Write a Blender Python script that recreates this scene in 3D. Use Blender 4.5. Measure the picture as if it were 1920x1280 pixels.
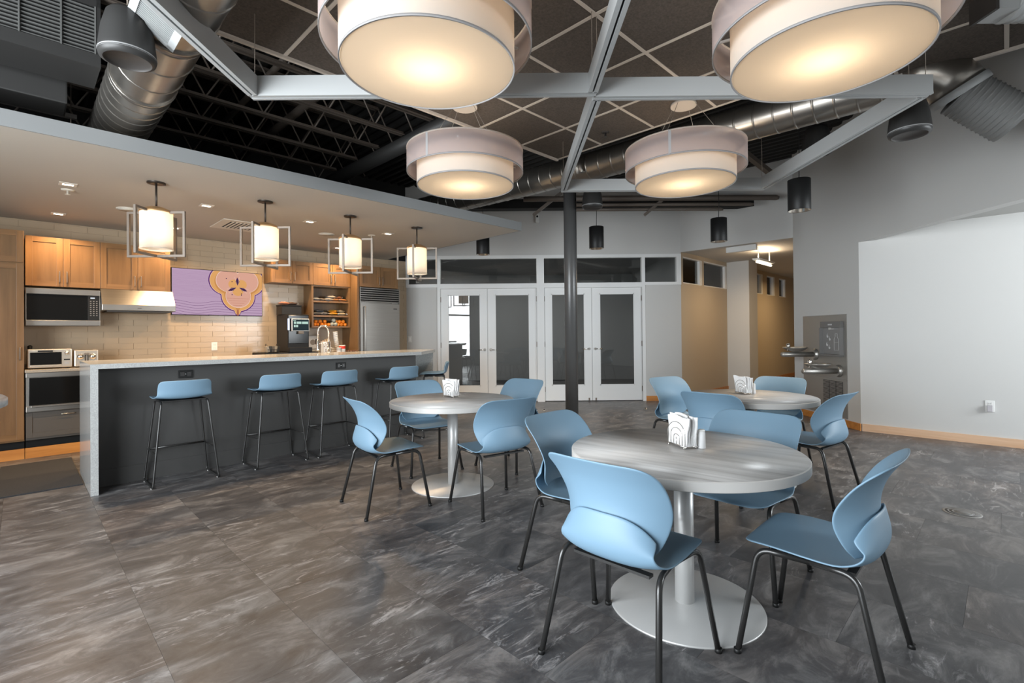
import bpy, bmesh, math, random
from mathutils import Vector, Matrix
random.seed(7)
D = bpy.data
for o in list(D.objects): D.objects.remove(o)
C = bpy.context.scene.collection
PI = math.pi
SQ = math.sqrt(.5)
R45 = PI/4
def xy(u, v): return (SQ*(u-v), SQ*(u+v))            # the kitchen grid is turned 45 degrees to the door wall
def uvp(u, v, z): x, y = xy(u, v); return Vector((x, y, z))

# ---------------------------------------------------------------- camera
cam_d = D.cameras.new('camera'); cam = D.objects.new('camera', cam_d); C.objects.link(cam)
pitch, roll = math.radians(.3914), math.radians(.5319)
f = Vector((0, math.cos(pitch), math.sin(pitch))); r0 = Vector((1, 0, 0)); d0 = f.cross(r0)
rr = r0*math.cos(roll)+d0*math.sin(roll); dd = -r0*math.sin(roll)+d0*math.cos(roll)
m = Matrix((rr, -dd, -f)).transposed().to_4x4(); m.translation = Vector((0, 0, 1.30))
cam.matrix_world = m
cam_d.sensor_width = 36; cam_d.lens = 927.1/1920*36; cam_d.shift_y = -20.72/1920
cam_d.clip_start = .02; cam_d.clip_end = 200
sc = bpy.context.scene; sc.camera = cam

# ---------------------------------------------------------------- exposure, world, daylight
sc.view_settings.view_transform = 'Standard'; sc.view_settings.look = 'None'
sc.view_settings.exposure = 0.36; sc.view_settings.gamma = 1; sc.view_settings.use_curve_mapping = False
W = D.worlds.new('world'); sc.world = W; W.use_nodes = True
W.node_tree.nodes['Background'].inputs[0].default_value = (.80, .88, 1, 1)
W.node_tree.nodes['Background'].inputs[1].default_value = .55
def area(name, loc, rot, sx, sy, power, col, spread=PI):
    l = D.lights.new(name, 'AREA'); l.shape = 'RECTANGLE'; l.size = sx; l.size_y = sy; l.energy = power; l.color = col; l.spread = spread
    o = D.objects.new(name, l); C.objects.link(o); o.location = loc; o.rotation_euler = rot; return o
DAY = (.90, .96, 1.0)
# daylight in the two storefront window walls behind and beside the camera
area('window_light', uvp(-2.42, 2.03, 1.62), (PI/2, 0, R45-PI/2), 3.95, 2.7, 500, DAY)
area('window_light', uvp(6.2, -3.42, 2.15), (PI/2, 0, R45), 2.4, 2.1, 300, DAY)
WARM = (1.0, .68, .38)
def point(loc, power, col, rad=.05, parent=None):
    l = D.lights.new('bulb_light', 'POINT'); l.energy = power; l.color = col; l.shadow_soft_size = rad
    o = D.objects.new('bulb_light', l); C.objects.link(o); o.location = loc; o.parent = parent; return o
def spot(loc, power, col, angle, blend=.6, rad=.04, parent=None, rot=(0, 0, 0)):
    l = D.lights.new('spot_light', 'SPOT'); l.energy = power; l.color = col; l.spot_size = angle; l.spot_blend = blend; l.shadow_soft_size = rad
    o = D.objects.new('spot_light', l); C.objects.link(o); o.location = loc; o.rotation_euler = rot; o.parent = parent; return o

# ---------------------------------------------------------------- materials
MATS = {}
def nd(nt, typ, **kw):
    n = nt.nodes.new(typ)
    for k, v in kw.items(): setattr(n, k, v)
    return n
def mat(name, col, rough=.5, metal=0, spec=.5, noise=0, nscale=(8, 8, 8), bump=0, bscale=200, coat=0, emit=None, estr=0, aniso=0):
    if name in MATS: return MATS[name]
    m = D.materials.new(name); m.use_nodes = True; MATS[name] = m; nt = m.node_tree; b = nt.nodes['Principled BSDF']
    b.inputs['Base Color'].default_value = (*col, 1); b.inputs['Roughness'].default_value = rough; b.inputs['Metallic'].default_value = metal
    b.inputs['Specular IOR Level'].default_value = spec; b.inputs['Coat Weight'].default_value = coat
    if emit: b.inputs['Emission Color'].default_value = (*emit, 1); b.inputs['Emission Strength'].default_value = estr
    tc = nd(nt, 'ShaderNodeTexCoord')
    if noise:
        mp = nd(nt, 'ShaderNodeMapping'); mp.inputs['Scale'].default_value = nscale
        n = nd(nt, 'ShaderNodeTexNoise'); n.inputs['Scale'].default_value = 1; n.inputs['Detail'].default_value = 5; n.inputs['Roughness'].default_value = .6
        rp = nd(nt, 'ShaderNodeMapRange'); rp.inputs['From Min'].default_value = .3; rp.inputs['From Max'].default_value = .7
        rp.inputs['To Min'].default_value = 1-noise; rp.inputs['To Max'].default_value = 1+noise
        mx = nd(nt, 'ShaderNodeVectorMath', operation='SCALE'); mx.inputs[0].default_value = col
        nt.links.new(tc.outputs['Object'], mp.inputs[0]); nt.links.new(mp.outputs[0], n.inputs['Vector']); nt.links.new(n.outputs[0], rp.inputs[0])
        nt.links.new(rp.outputs[0], mx.inputs['Scale']); nt.links.new(mx.outputs[0], b.inputs['Base Color'])
    if bump:
        n2 = nd(nt, 'ShaderNodeTexNoise'); n2.inputs['Scale'].default_value = bscale; n2.inputs['Detail'].default_value = 3
        bp = nd(nt, 'ShaderNodeBump'); bp.inputs['Strength'].default_value = bump; bp.inputs['Distance'].default_value = .002
        nt.links.new(tc.outputs['Object'], n2.inputs['Vector']); nt.links.new(n2.outputs[0], bp.inputs['Height']); nt.links.new(bp.outputs[0], b.inputs['Normal'])
    return m
def emis(name, col, s):
    if name in MATS: return MATS[name]
    m = D.materials.new(name); m.use_nodes = True; MATS[name] = m; nt = m.node_tree; nt.nodes.clear()
    e = nd(nt, 'ShaderNodeEmission'); e.inputs[0].default_value = (*col, 1); e.inputs[1].default_value = s
    o = nd(nt, 'ShaderNodeOutputMaterial'); nt.links.new(e.outputs[0], o.inputs[0]); return m
def glassy(name, tint=(1, 1, 1), refl=1.0):
    m = D.materials.new(name); m.use_nodes = True; MATS[name] = m; nt = m.node_tree; nt.nodes.clear()
    t = nd(nt, 'ShaderNodeBsdfTransparent'); t.inputs[0].default_value = (*tint, 1)
    g = nd(nt, 'ShaderNodeBsdfGlossy'); g.inputs['Roughness'].default_value = .0; g.inputs[0].default_value = (refl, refl, refl, 1)
    fr = nd(nt, 'ShaderNodeFresnel'); fr.inputs[0].default_value = 1.5
    mx = nd(nt, 'ShaderNodeMixShader'); o = nd(nt, 'ShaderNodeOutputMaterial')
    nt.links.new(fr.outputs[0], mx.inputs[0]); nt.links.new(t.outputs[0], mx.inputs[1]); nt.links.new(g.outputs[0], mx.inputs[2]); nt.links.new(mx.outputs[0], o.inputs[0]); return m
def fabric(name, col, transl, transp=0, tcol=None):
    """woven shade fabric: part diffuse, part translucent, part see-through between the threads"""
    m = D.materials.new(name); m.use_nodes = True; MATS[name] = m; nt = m.node_tree; nt.nodes.clear()
    a = nd(nt, 'ShaderNodeBsdfDiffuse'); a.inputs[0].default_value = (*col, 1)
    b = nd(nt, 'ShaderNodeBsdfTranslucent'); b.inputs[0].default_value = (*(tcol or col), 1)
    mx = nd(nt, 'ShaderNodeMixShader'); mx.inputs[0].default_value = transl
    o = nd(nt, 'ShaderNodeOutputMaterial')
    nt.links.new(a.outputs[0], mx.inputs[1]); nt.links.new(b.outputs[0], mx.inputs[2]); last = mx
    if transp:
        t = nd(nt, 'ShaderNodeBsdfTransparent'); m2 = nd(nt, 'ShaderNodeMixShader'); m2.inputs[0].default_value = transp
        nt.links.new(mx.outputs[0], m2.inputs[1]); nt.links.new(t.outputs[0], m2.inputs[2]); last = m2
    nt.links.new(last.outputs[0], o.inputs[0]); return m

def floor_mat():
    m = D.materials.new('slate_vinyl'); m.use_nodes = True; nt = m.node_tree; L = nt.links.new; b = nt.nodes['Principled BSDF']
    g = nd(nt, 'ShaderNodeNewGeometry'); rot = nd(nt, 'ShaderNodeVectorRotate', rotation_type='Z_AXIS'); rot.inputs['Angle'].default_value = -R45
    L(g.outputs['Position'], rot.inputs['Vector'])
    # which tile: column of width .5 along u, staggered rows of 1.0 along v
    sp = nd(nt, 'ShaderNodeSeparateXYZ'); L(rot.outputs[0], sp.inputs[0])
    def mth(op, a, bb=None):
        n = nd(nt, 'ShaderNodeMath', operation=op)
        for i, q in enumerate((a, bb)):
            if q is None: continue
            if isinstance(q, (int, float)): n.inputs[i].default_value = q
            else: L(q, n.inputs[i])
        return n.outputs[0]
    ci = mth('FLOOR', mth('DIVIDE', mth('SUBTRACT', sp.outputs[0], TU0), TU))
    vi = mth('FLOOR', mth('ADD', mth('DIVIDE', sp.outputs[1], TV), mth('MULTIPLY', ci, .37)))
    cb = nd(nt, 'ShaderNodeCombineXYZ'); L(ci, cb.inputs[0]); L(vi, cb.inputs[1])
    wn = nd(nt, 'ShaderNodeTexWhiteNoise', noise_dimensions='3D'); L(cb.outputs[0], wn.inputs['Vector'])
    off = nd(nt, 'ShaderNodeVectorMath', operation='SCALE'); L(wn.outputs['Color'], off.inputs[0]); off.inputs['Scale'].default_value = 40
    ad = nd(nt, 'ShaderNodeVectorMath', operation='ADD'); L(rot.outputs[0], ad.inputs[0]); L(off.outputs[0], ad.inputs[1])
    def noise(scale, vec_scale, detail=5, rough=.6, dist=0, src=None):
        mp = nd(nt, 'ShaderNodeMapping'); mp.inputs['Scale'].default_value = vec_scale; mp.inputs['Rotation'].default_value = (0, 0, .35)
        L((src or ad.outputs[0]), mp.inputs[0])
        n = nd(nt, 'ShaderNodeTexNoise'); n.inputs['Scale'].default_value = scale; n.inputs['Detail'].default_value = detail; n.inputs['Roughness'].default_value = rough; n.inputs['Distortion'].default_value = dist
        L(mp.outputs[0], n.inputs['Vector']); return n.outputs[0]
    n1 = noise(3.0, (1, 2.0, 1), 10, .70, .7)
    cr = nd(nt, 'ShaderNodeValToRGB'); e = cr.color_ramp.elements
    e[0].position = .34; e[0].color = (.036, .036, .039, 1); e[1].position = .66; e[1].color = (.18, .178, .178, 1)
    q = cr.color_ramp.elements.new(.5); q.color = (.076, .075, .078, 1)
    L(n1, cr.inputs[0])
    # brown cast, by tile and by drift
    n2 = noise(.9, (1, 1.6, 1), 3, .5, .3)
    amt = mth('MULTIPLY', mth('MULTIPLY', mth('SUBTRACT', n2, .42), 3.6), mth('POWER', wn.outputs['Value'], .8))
    ac = nd(nt, 'ShaderNodeClamp'); L(amt, ac.inputs[0]); ac.inputs['Max'].default_value = .7
    br = nd(nt, 'ShaderNodeMix', data_type='RGBA', blend_type='MULTIPLY'); br.inputs[0].default_value = 1
    L(cr.outputs[0], br.inputs[6]); br.inputs[7].default_value = (1.30, 1.12, 1.0, 1)
    mb = nd(nt, 'ShaderNodeMix', data_type='RGBA'); L(ac.outputs[0], mb.inputs[0]); L(cr.outputs[0], mb.inputs[6]); L(br.outputs[2], mb.inputs[7])
    # pale feathery mineral streaks
    n3 = noise(5.5, (.7, 2.6, 1), 10, .74, 1.2); n4 = noise(1.6, (1, 1.3, 1), 2, .5, 0)
    st = nd(nt, 'ShaderNodeMapRange'); st.inputs['From Min'].default_value = .54; st.inputs['From Max'].default_value = .66; L(n3, st.inputs[0])
    s2 = nd(nt, 'ShaderNodeMapRange'); s2.inputs['From Min'].default_value = .46; s2.inputs['From Max'].default_value = .62; L(n4, s2.inputs[0])
    sm = mth('MULTIPLY', mth('MULTIPLY', st.outputs[0], s2.outputs[0]), .75)
    ms = nd(nt, 'ShaderNodeMix', data_type='RGBA'); L(sm, ms.inputs[0]); L(mb.outputs[2], ms.inputs[6]); ms.inputs[7].default_value = (.46, .45, .45, 1)
    # slow tone of each tile
    tv = nd(nt, 'ShaderNodeMapRange'); L(wn.outputs['Value'], tv.inputs[0]); tv.inputs['To Min'].default_value = .93; tv.inputs['To Max'].default_value = 1.07
    vm = nd(nt, 'ShaderNodeVectorMath', operation='SCALE'); L(ms.outputs[2], vm.inputs[0]); L(tv.outputs[0], vm.inputs['Scale'])
    L(vm.outputs[0], b.inputs['Base Color'])
    rg = nd(nt, 'ShaderNodeMapRange'); L(n1, rg.inputs[0]); rg.inputs['To Min'].default_value = .26; rg.inputs['To Max'].default_value = .46; L(rg.outputs[0], b.inputs['Roughness'])
    bp = nd(nt, 'ShaderNodeBump'); bp.inputs['Strength'].default_value = .25; bp.inputs['Distance'].default_value = .003; L(n1, bp.inputs['Height']); L(bp.outputs[0], b.inputs['Normal'])
    b.inputs['Specular IOR Level'].default_value = .45
    return m
def grain_mat(name, dark, light, axis, rough=.4, scale=1, spec=.4, knots=False):
    """wood or wood-print laminate, grain running along the given local axis"""
    if name in MATS: return MATS[name]
    m = D.materials.new(name); m.use_nodes = True; MATS[name] = m; nt = m.node_tree; L = nt.links.new; b = nt.nodes['Principled BSDF']
    tc = nd(nt, 'ShaderNodeTexCoord'); mp = nd(nt, 'ShaderNodeMapping')
    sc3 = [14*scale]*3; sc3[axis] = .9*scale; mp.inputs['Scale'].default_value = sc3; L(tc.outputs['Object'], mp.inputs[0])
    oi = nd(nt, 'ShaderNodeObjectInfo'); ad = nd(nt, 'ShaderNodeVectorMath', operation='ADD'); L(mp.outputs[0], ad.inputs[0])
    scv = nd(nt, 'ShaderNodeMath', operation='MULTIPLY'); L(oi.outputs['Random'], scv.inputs[0]); scv.inputs[1].default_value = 50; L(scv.outputs[0], ad.inputs[1])
    n = nd(nt, 'ShaderNodeTexNoise'); n.inputs['Scale'].default_value = 1.6; n.inputs['Detail'].default_value = 6; n.inputs['Roughness'].default_value = .6; n.inputs['Distortion'].default_value = .4
    L(ad.outputs[0], n.inputs['Vector'])
    cr = nd(nt, 'ShaderNodeValToRGB'); e = cr.color_ramp.elements; e[0].position = .32; e[0].color = (*dark, 1); e[1].position = .68; e[1].color = (*light, 1)
    L(n.outputs[0], cr.inputs[0]); last = cr.outputs[0]
    if knots:
        v = nd(nt, 'ShaderNodeTexVoronoi'); v.inputs['Scale'].default_value = 2.2; mk = nd(nt, 'ShaderNodeMapping'); k3 = [1.0]*3; k3[axis] = .9; mk.inputs['Scale'].default_value = k3
        L(tc.outputs['Object'], mk.inputs[0]); L(mk.outputs[0], v.inputs['Vector'])
        mr = nd(nt, 'ShaderNodeMapRange'); mr.inputs['From Min'].default_value = .03; mr.inputs['From Max'].default_value = .085; mr.inputs['To Min'].default_value = .8; mr.inputs['To Max'].default_value = 0; L(v.outputs['Distance'], mr.inputs[0])
        mx = nd(nt, 'ShaderNodeMix', data_type='RGBA'); L(mr.outputs[0], mx.inputs[0]); L(last, mx.inputs[6]); mx.inputs[7].default_value = (.16, .06, .02, 1); last = mx.outputs[2]
    L(last, b.inputs['Base Color']); b.inputs['Roughness'].default_value = rough; b.inputs['Specular IOR Level'].default_value = spec
    return m

TU, TV, TU0 = .5, 1.0, .416
M_floor = floor_mat()
M_wall = mat('grey_paint', (.56, .555, .54), .75, bump=.08, bscale=300)
M_hall = mat('tan_paint', (.46, .385, .29), .75, bump=.08, bscale=300)
M_sof = mat('soffit_paint_warmlit', (.43, .385, .33), .6)  # beige of the warm kitchen light is put into the underside colour
M_fas = mat('soffit_paint_daylit', (.205, .21, .21), .6)  # same soffit, its greyer daylit face put into the colour
M_white = mat('white_frame_paint', (.74, .745, .74), .45)
M_black = mat('black_paint', (.010, .0095, .009), .7, spec=.3)
M_deck = mat('black_deck', (.011, .010, .009), .7)
M_joist = mat('dark_brown_steel', (.105, .085, .070), .5)
M_case = mat('charcoal_casing', (.032, .031, .030), .5)
M_frame = mat('grey_aluminium', (.40, .41, .41), .42, .0)
M_duct = mat('galvanised_duct', (.34, .315, .285), .30, .9, noise=.12, nscale=(3, 3, 3))
M_dduct = mat('dark_duct', (.06, .057, .055), .42, .5)
M_tbar = mat('cream_grid', (.52, .46, .40), .5)
M_ctile = mat('brown_acoustic_tile', (.080, .064, .052), .95, noise=.30, nscale=(70, 70, 70), bump=.8, bscale=90)
M_speck = mat('graphite_plastic', (.036, .035, .034), .42, spec=.4)
M_grille = mat('graphite_mesh', (.035, .030, .027), .6)
M_blue = mat('blue_plastic', (.165, .270, .365), .5, spec=.45, bump=.06, bscale=500)
M_leg = mat('black_steel', (.018, .0175, .017), .28, .0, spec=.6)
M_top = grain_mat('grey_ash_laminate', (.32, .305, .29), (.53, .515, .50), 0, .36, .75, spec=.45)
M_edge = mat('grey_edge_band', (.47, .46, .445), .4)
M_silver = mat('silver_paint', (.50, .50, .495), .38, .35)
M_chrome = mat('chrome', (.78, .76, .73), .12, 1)
M_steel = mat('brushed_steel', (.36, .34, .315), .32, 1, noise=.05, nscale=(2, 2, 60))
M_nickel = mat('brushed_nickel', (.21, .175, .145), .5, .6)
M_bronze = mat('dark_bronze', (.045, .035, .028), .4, .6)
M_copper = mat('warm_brass', (.62, .40, .20), .32, .8)
M_cab = grain_mat('honey_maple', (.165, .084, .030), (.235, .125, .050), 2, .33, .8, spec=.5)
M_cabh = grain_mat('honey_maple_rail', (.165, .084, .030), (.235, .125, .050), 0, .33, .8, spec=.5)
M_cabp = grain_mat('maple_panel', (.145, .076, .029), (.205, .110, .045), 2, .38, .7, spec=.4)
M_cabd = grain_mat('dark_maple', (.15, .083, .035), (.21, .118, .052), 2, .4, .8, spec=.4)
M_char = mat('charcoal_panel', (.045, .044, .043), .5)
M_dgrey = mat('charcoal_drawer', (.085, .072, .06), .45)
M_quartz = mat('grey_quartz', (.36, .365, .36), .16, spec=.5, noise=.22, nscale=(120, 120, 120))
M_ctr = mat('beige_quartz', (.36, .31, .25), .2, noise=.2, nscale=(120, 120, 120))
M_tile = mat('cream_glazed_tile', (.41, .315, .215), .20, spec=.4)
M_grout = mat('grout', (.37, .29, .20), .9)
M_sub = mat('dark_subfloor', (.05, .05, .05), .9)
M_glassd = glassy('door_glass', (.80, .81, .80), 1.0)
M_glassb = mat('black_glass', (.006, .006, .006), .12, spec=.22)
M_bpl = mat('black_plastic', (.009, .009, .009), .5, spec=.3)
M_wpl = mat('white_plastic', (.72, .72, .70), .4)
M_paper = mat('white_paper', (.68, .68, .68), .9)
M_pine_indoor = grain_mat('pine_indoor_lit', (.42, .155, .03), (.56, .235, .055), 0, .4, .8)  # orange of indoor light and shade put into the pine colour
M_pine_day = grain_mat('knotty_pine_daylit', (.56, .34, .20), (.70, .47, .31), 0, .45, .7, knots=True)  # same baseboard wood, with its paler daylight tone put into the colour
M_mat = mat('charcoal_rubber_mat', (.022, .022, .024), .9, noise=.4, nscale=(90, 90, 90), bump=.5, bscale=250)
M_dark = mat('dim_grey_paint', (.34, .34, .34), .85)
M_orange = mat('orange_peel', (.85, .26, .02), .45, bump=.2, bscale=300)
M_apple = mat('wrapped_fruit', (.34, .35, .30), .35)

# ---------------------------------------------------------------- mesh building
class MB:
    def __init__(s): s.v = []; s.f = []; s.mi = []; s.k = 0; s.sm = []
    def add(s, vs, fs, smooth=False, mi=None):
        b = len(s.v); s.v += [tuple(v) for v in vs]; s.f += [tuple(b+i for i in q) for q in fs]
        s.mi += [s.k if mi is None else mi]*len(fs); s.sm += [smooth]*len(fs); return s
    def box(s, x0, x1, y0, y1, z0, z1, bev=0):
        x0, x1 = min(x0, x1), max(x0, x1); y0, y1 = min(y0, y1), max(y0, y1); z0, z1 = min(z0, z1), max(z0, z1)
        if bev <= 0:
            vs = [(x, y, z) for z in (z0, z1) for y in (y0, y1) for x in (x0, x1)]
            return s.add(vs, [(0, 2, 3, 1), (4, 5, 7, 6), (0, 1, 5, 4), (2, 6, 7, 3), (0, 4, 6, 2), (1, 3, 7, 5)])
        bm = bmesh.new(); bmesh.ops.create_cube(bm, size=1)
        for v in bm.verts: v.co = Vector(((x0+x1)/2+v.co.x*(x1-x0), (y0+y1)/2+v.co.y*(y1-y0), (z0+z1)/2+v.co.z*(z1-z0)))
        bmesh.ops.bevel(bm, geom=bm.edges[:], offset=bev, segments=2, affect='EDGES', profile=.6)
        bm.verts.index_update(); s.add([v.co for v in bm.verts], [[v.index for v in q.verts] for q in bm.faces]); bm.free(); return s
    def prism(s, pts, z0, z1):
        n = len(pts); vs = [(x, y, z0) for x, y in pts]+[(x, y, z1) for x, y in pts]
        fs = [tuple(range(n-1, -1, -1)), tuple(range(n, 2*n))]+[(i, (i+1) % n, n+(i+1) % n, n+i) for i in range(n)]
        return s.add(vs, fs)
    def lathe(s, prof, seg=32, c=(0, 0, 0), smooth=True, cap0=True, cap1=True, ax=2, arc=None):
        """prof: (radius, height) pairs, turned about the z axis (or another axis) through c"""
        def P(r, h, a):
            p = [r*math.cos(a), r*math.sin(a), h]
            if ax == 0: p = [h, p[0], p[1]]
            if ax == 1: p = [p[0], h, p[1]]
            return (p[0]+c[0], p[1]+c[1], p[2]+c[2])
        vs = [P(r, h, 2*PI*k/seg) for r, h in prof for k in range(seg)]; n = len(prof)
        fs = [(i*seg+k, i*seg+(k+1) % seg, (i+1)*seg+(k+1) % seg, (i+1)*seg+k) for i in range(n-1) for k in range(seg)]
        s.add(vs, fs, smooth)
        b = len(s.v)-n*seg
        if cap0 and prof[0][0] > 1e-6: s.f.append(tuple(b+k for k in range(seg-1, -1, -1))); s.mi.append(s.k); s.sm.append(False)
        if cap1 and prof[-1][0] > 1e-6: s.f.append(tuple(b+(n-1)*seg+k for k in range(seg))); s.mi.append(s.k); s.sm.append(False)
        return s
    def cyl(s, c, r, h, seg=24, ax=2, smooth=True): return s.lathe([(r, 0), (r, h)], seg, c, smooth, ax=ax)
    def tube(s, pts, r, seg=10, closed=False):
        pts = [Vector(p) for p in pts]; n = len(pts); up = None; rings = []
        for i, p in enumerate(pts):
            a = pts[i-1] if (i or closed) else p; b = pts[(i+1) % n] if (i < n-1 or closed) else p
            t = (b-a).normalized()
            if up is None: up = Vector((0, 0, 1)) if abs(t.z) < .9 else Vector((1, 0, 0))
            x = t.cross(up)
            if x.length < 1e-5: x = t.orthogonal()
            x.normalize(); up = x.cross(t).normalized()
            rad = r[i] if isinstance(r, (list, tuple)) else r
            rings += [p+x*math.cos(2*PI*k/seg)*rad+up*math.sin(2*PI*k/seg)*rad for k in range(seg)]
        m_ = n if closed else n-1
        fs = [(i*seg+k, i*seg+(k+1) % seg, ((i+1) % n)*seg+(k+1) % seg, ((i+1) % n)*seg+k) for i in range(m_) for k in range(seg)]
        s.add(rings, fs, True)
        if not closed:
            b = len(s.v)-n*seg
            s.f += [tuple(b+k for k in range(seg-1, -1, -1)), tuple(b+(n-1)*seg+k for k in range(seg))]; s.mi += [s.k]*2; s.sm += [False]*2
        return s
    def bar(s, a, b, w, h=None):
        """square bar between two points"""
        h = h or w; a, b = Vector(a), Vector(b); t = (b-a).normalized(); up = Vector((0, 0, 1)) if abs(t.z) < .9 else Vector((0, 1, 0))
        x = t.cross(up).normalized()*w/2; y = x.cross(t).normalized()*h/2
        vs = [p+i*x+j*y for p in (a, b) for i, j in ((-1, -1), (1, -1), (1, 1), (-1, 1))]
        return s.add(vs, [(0, 1, 2, 3), (7, 6, 5, 4), (0, 4, 5, 1), (1, 5, 6, 2), (2, 6, 7, 3), (3, 7, 4, 0)])
    def build(s, name, m, parent=None, loc=None, rotz=None, **props):
        me = D.meshes.new(name); me.from_pydata(s.v, [], s.f); ms = m if isinstance(m, (list, tuple)) else [m]
        for q in ms: me.materials.append(q)
        for p, i, q in zip(me.polygons, s.mi, s.sm): p.material_index = i; p.use_smooth = q
        bm = bmesh.new(); bm.from_mesh(me); bmesh.ops.recalc_face_normals(bm, faces=bm.faces[:]); bm.to_mesh(me); bm.free()
        o = D.objects.new(name, me); C.objects.link(o)
        if parent is not None: o.parent = parent
        if loc is not None: o.location = loc
        if rotz is not None: o.rotation_euler = (0, 0, rotz)
        for k, v in props.items(): o[k] = v
        return o
def thing(name, label, cat, loc=(0, 0, 0), rotz=0, group=None, kind=None):
    o = D.objects.new(name, None); C.objects.link(o); o.location = loc; o.rotation_euler = (0, 0, rotz); o.empty_display_size = .1
    o['label'] = label; o['category'] = cat
    if group: o['group'] = group
    return o
def dup(root, loc, rotz, label, group=None):
    r = root.copy(); C.objects.link(r); r.location = loc; r.rotation_euler = (0, 0, rotz); r['label'] = label
    if group: r['group'] = group
    for ch in list(root.children):
        c = ch.copy(); C.objects.link(c); c.parent = r
        for g in ch.children:
            d = g.copy(); C.objects.link(d); d.parent = c
    return r
def copy_child(o, parent, loc=None):
    c = o.copy(); C.objects.link(c); c.parent = parent
    if loc is not None: c.location = loc
    return c
def ubox(b, u0, u1, v0, v1, z0, z1):
    """a box laid on the 45 degree grid"""
    return b.prism([xy(u0, v0), xy(u1, v0), xy(u1, v1), xy(u0, v1)], z0, z1)
def struct(name, b, m, parent=None, **kw):
    o = b.build(name, m, parent, **kw); o['kind'] = 'structure'; return o
def fillet(pts, r, n=6):
    """polyline with rounded corners"""
    pts = [Vector(p) for p in pts]; out = [pts[0]]
    for i in range(1, len(pts)-1):
        a, b, c = pts[i-1], pts[i], pts[i+1]; d1 = (a-b); d2 = (c-b); q = min(r, d1.length*.49, d2.length*.49)
        p0 = b+d1.normalized()*q; p1 = b+d2.normalized()*q
        for k in range(n+1):
            t = k/n; out.append(p0*(1-t)**2+b*2*t*(1-t)+p1*t*t)
    return out+[pts[-1]]

# ================================================================ THE ROOM
ZD = 4.12                                            # underside of the roof deck
b = MB(); ubox(b, -3, 17.5, -4, 12, -.14, -.012); floor = struct('floor', b, M_sub)
# floor tiles: the 300 largest in view singly, the rest joined
def px(p):
    d = Vector(p)-Vector((0, 0, 1.30)); z = d.dot(f)
    if z < .15: return None
    return (960+927.1*d.dot(rr)/z, 619.28+927.1*d.dot(dd)/z, z)
cells = []
for i in range(-8, 34):
    for j in range(-12, 30):
        u0 = TU0+i*TU; v0 = (j-.37*i)*TV
        uc, vc = u0+TU/2, v0+TV/2
        if uc < -2.6 or uc > 17 or vc < -3.6 or vc > 11: continue
        if uc > 9 and (vc < 1.5 or vc > 9): continue
        if uc > 7.9 and vc < 1.0: continue
        q = px((*xy(uc, vc), 0)); area_px = 0
        if q and -260 < q[0] < 2180 and q[1] < 1500: area_px = 1/q[2]**3
        cells.append((area_px, u0, v0))
cells.sort(reverse=True)
tb = MB(); tb.box(0.0004, TU-.0004, .0004, TV-.0004, -.012, 0)
tile0 = None; rest = MB()
for k, (a_, u0, v0) in enumerate(cells):
    if k < 299 and a_ > 0:
        if tile0 is None:
            tile0 = tb.build('floor_tile', M_floor, floor, (*xy(u0, v0), 0), R45)
        else:
            t = tile0.copy(); C.objects.link(t); t.location = (*xy(u0, v0), 0)
    else: ubox(rest, u0+.0008, u0+TU-.0008, v0+.0008, v0+TV-.0008, -.012, 0)
o = rest.build('floor_tile_field', M_floor, floor); o['kind'] = 'stuff'

# roof deck, corrugated
b = MB(); prof = []
u = -3.0
while u < 10: prof += [(u, 0), (u+.05, 0), (u+.075, .04), (u+.125, .04)]; u += .15
vs = [(*xy(p, v), ZD+z) for v in (-4, 11) for p, z in prof]; n = len(prof)
b.add(vs, [(i, i+1, n+i+1, n+i) for i in range(n-1)]); ubox(b, -3, 17.5, -4, 12, ZD+.05, ZD+.2)
struct('ceiling_deck', b, M_deck)

# kitchen wall (behind the cabinets), black above the dropped ceiling
b = MB(); ubox(b, -2.5, 5.30, 8.11, 8.25, 0, 2.70); wk = struct('wall_kitchen', b, M_grout)
b = MB(); ubox(b, -2.5, 5.30, 8.115, 8.25, 2.70, ZD+.04); struct('wall_kitchen_upper', b, M_black)
# wall with the doors
b = MB(); b.box(-2.02, 3.24, 9.45, 9.57, 2.80, ZD+.04)
b.box(-2.02, -1.42, 9.45, 9.57, 0, 2.20); b.box(2.55, 3.24, 9.45, 9.57, 0, 2.21)
wd = struct('wall_doors', b, M_wall)
# header wall over the corridor opening, and the corridor wall with the high windows
HV = 4.391; HU = 8.972
b = MB(); ubox(b, HU, HU+.14, 2.4, HV+.10, 2.83, ZD+.04); struct('wall_header', b, M_wall)
b = MB(); wins = [(9.06, 9.83), (9.99, 11.10), (12.60, 13.39), (13.78, 14.32), (14.76, 15.27)]
ubox(b, HU, 17, HV, HV+.12, 0, 2.25); ubox(b, HU, 17, HV, HV+.12, 2.75, 2.90)
e0 = HU
for a0, a1 in wins:
    if a0-e0 > .01: ubox(b, e0, a0, HV, HV+.12, 2.25, 2.75)
    e0 = a1
ubox(b, e0, 17, HV, HV+.12, 2.25, 2.75)
struct('wall_corridor', b, M_hall)
b = MB(); ubox(b, 11.17, 11.67, HV-.47, HV, 0, 2.84); struct('wall_pilaster', b, M_wall)
b = MB(); ubox(b, 16.9, 17.05, 1.9, HV, 0, 2.9); ubox(b, 9.25, 17, 1.78, 1.9, 0, 2.9); struct('wall_corridor_far', b, M_hall)
b = MB(); ubox(b, HU+.14, 17, 1.8, HV+.1, 2.84, 2.9); struct('ceiling_corridor', b, mat('ceiling_white', (.55, .53, .50), .85))
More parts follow.
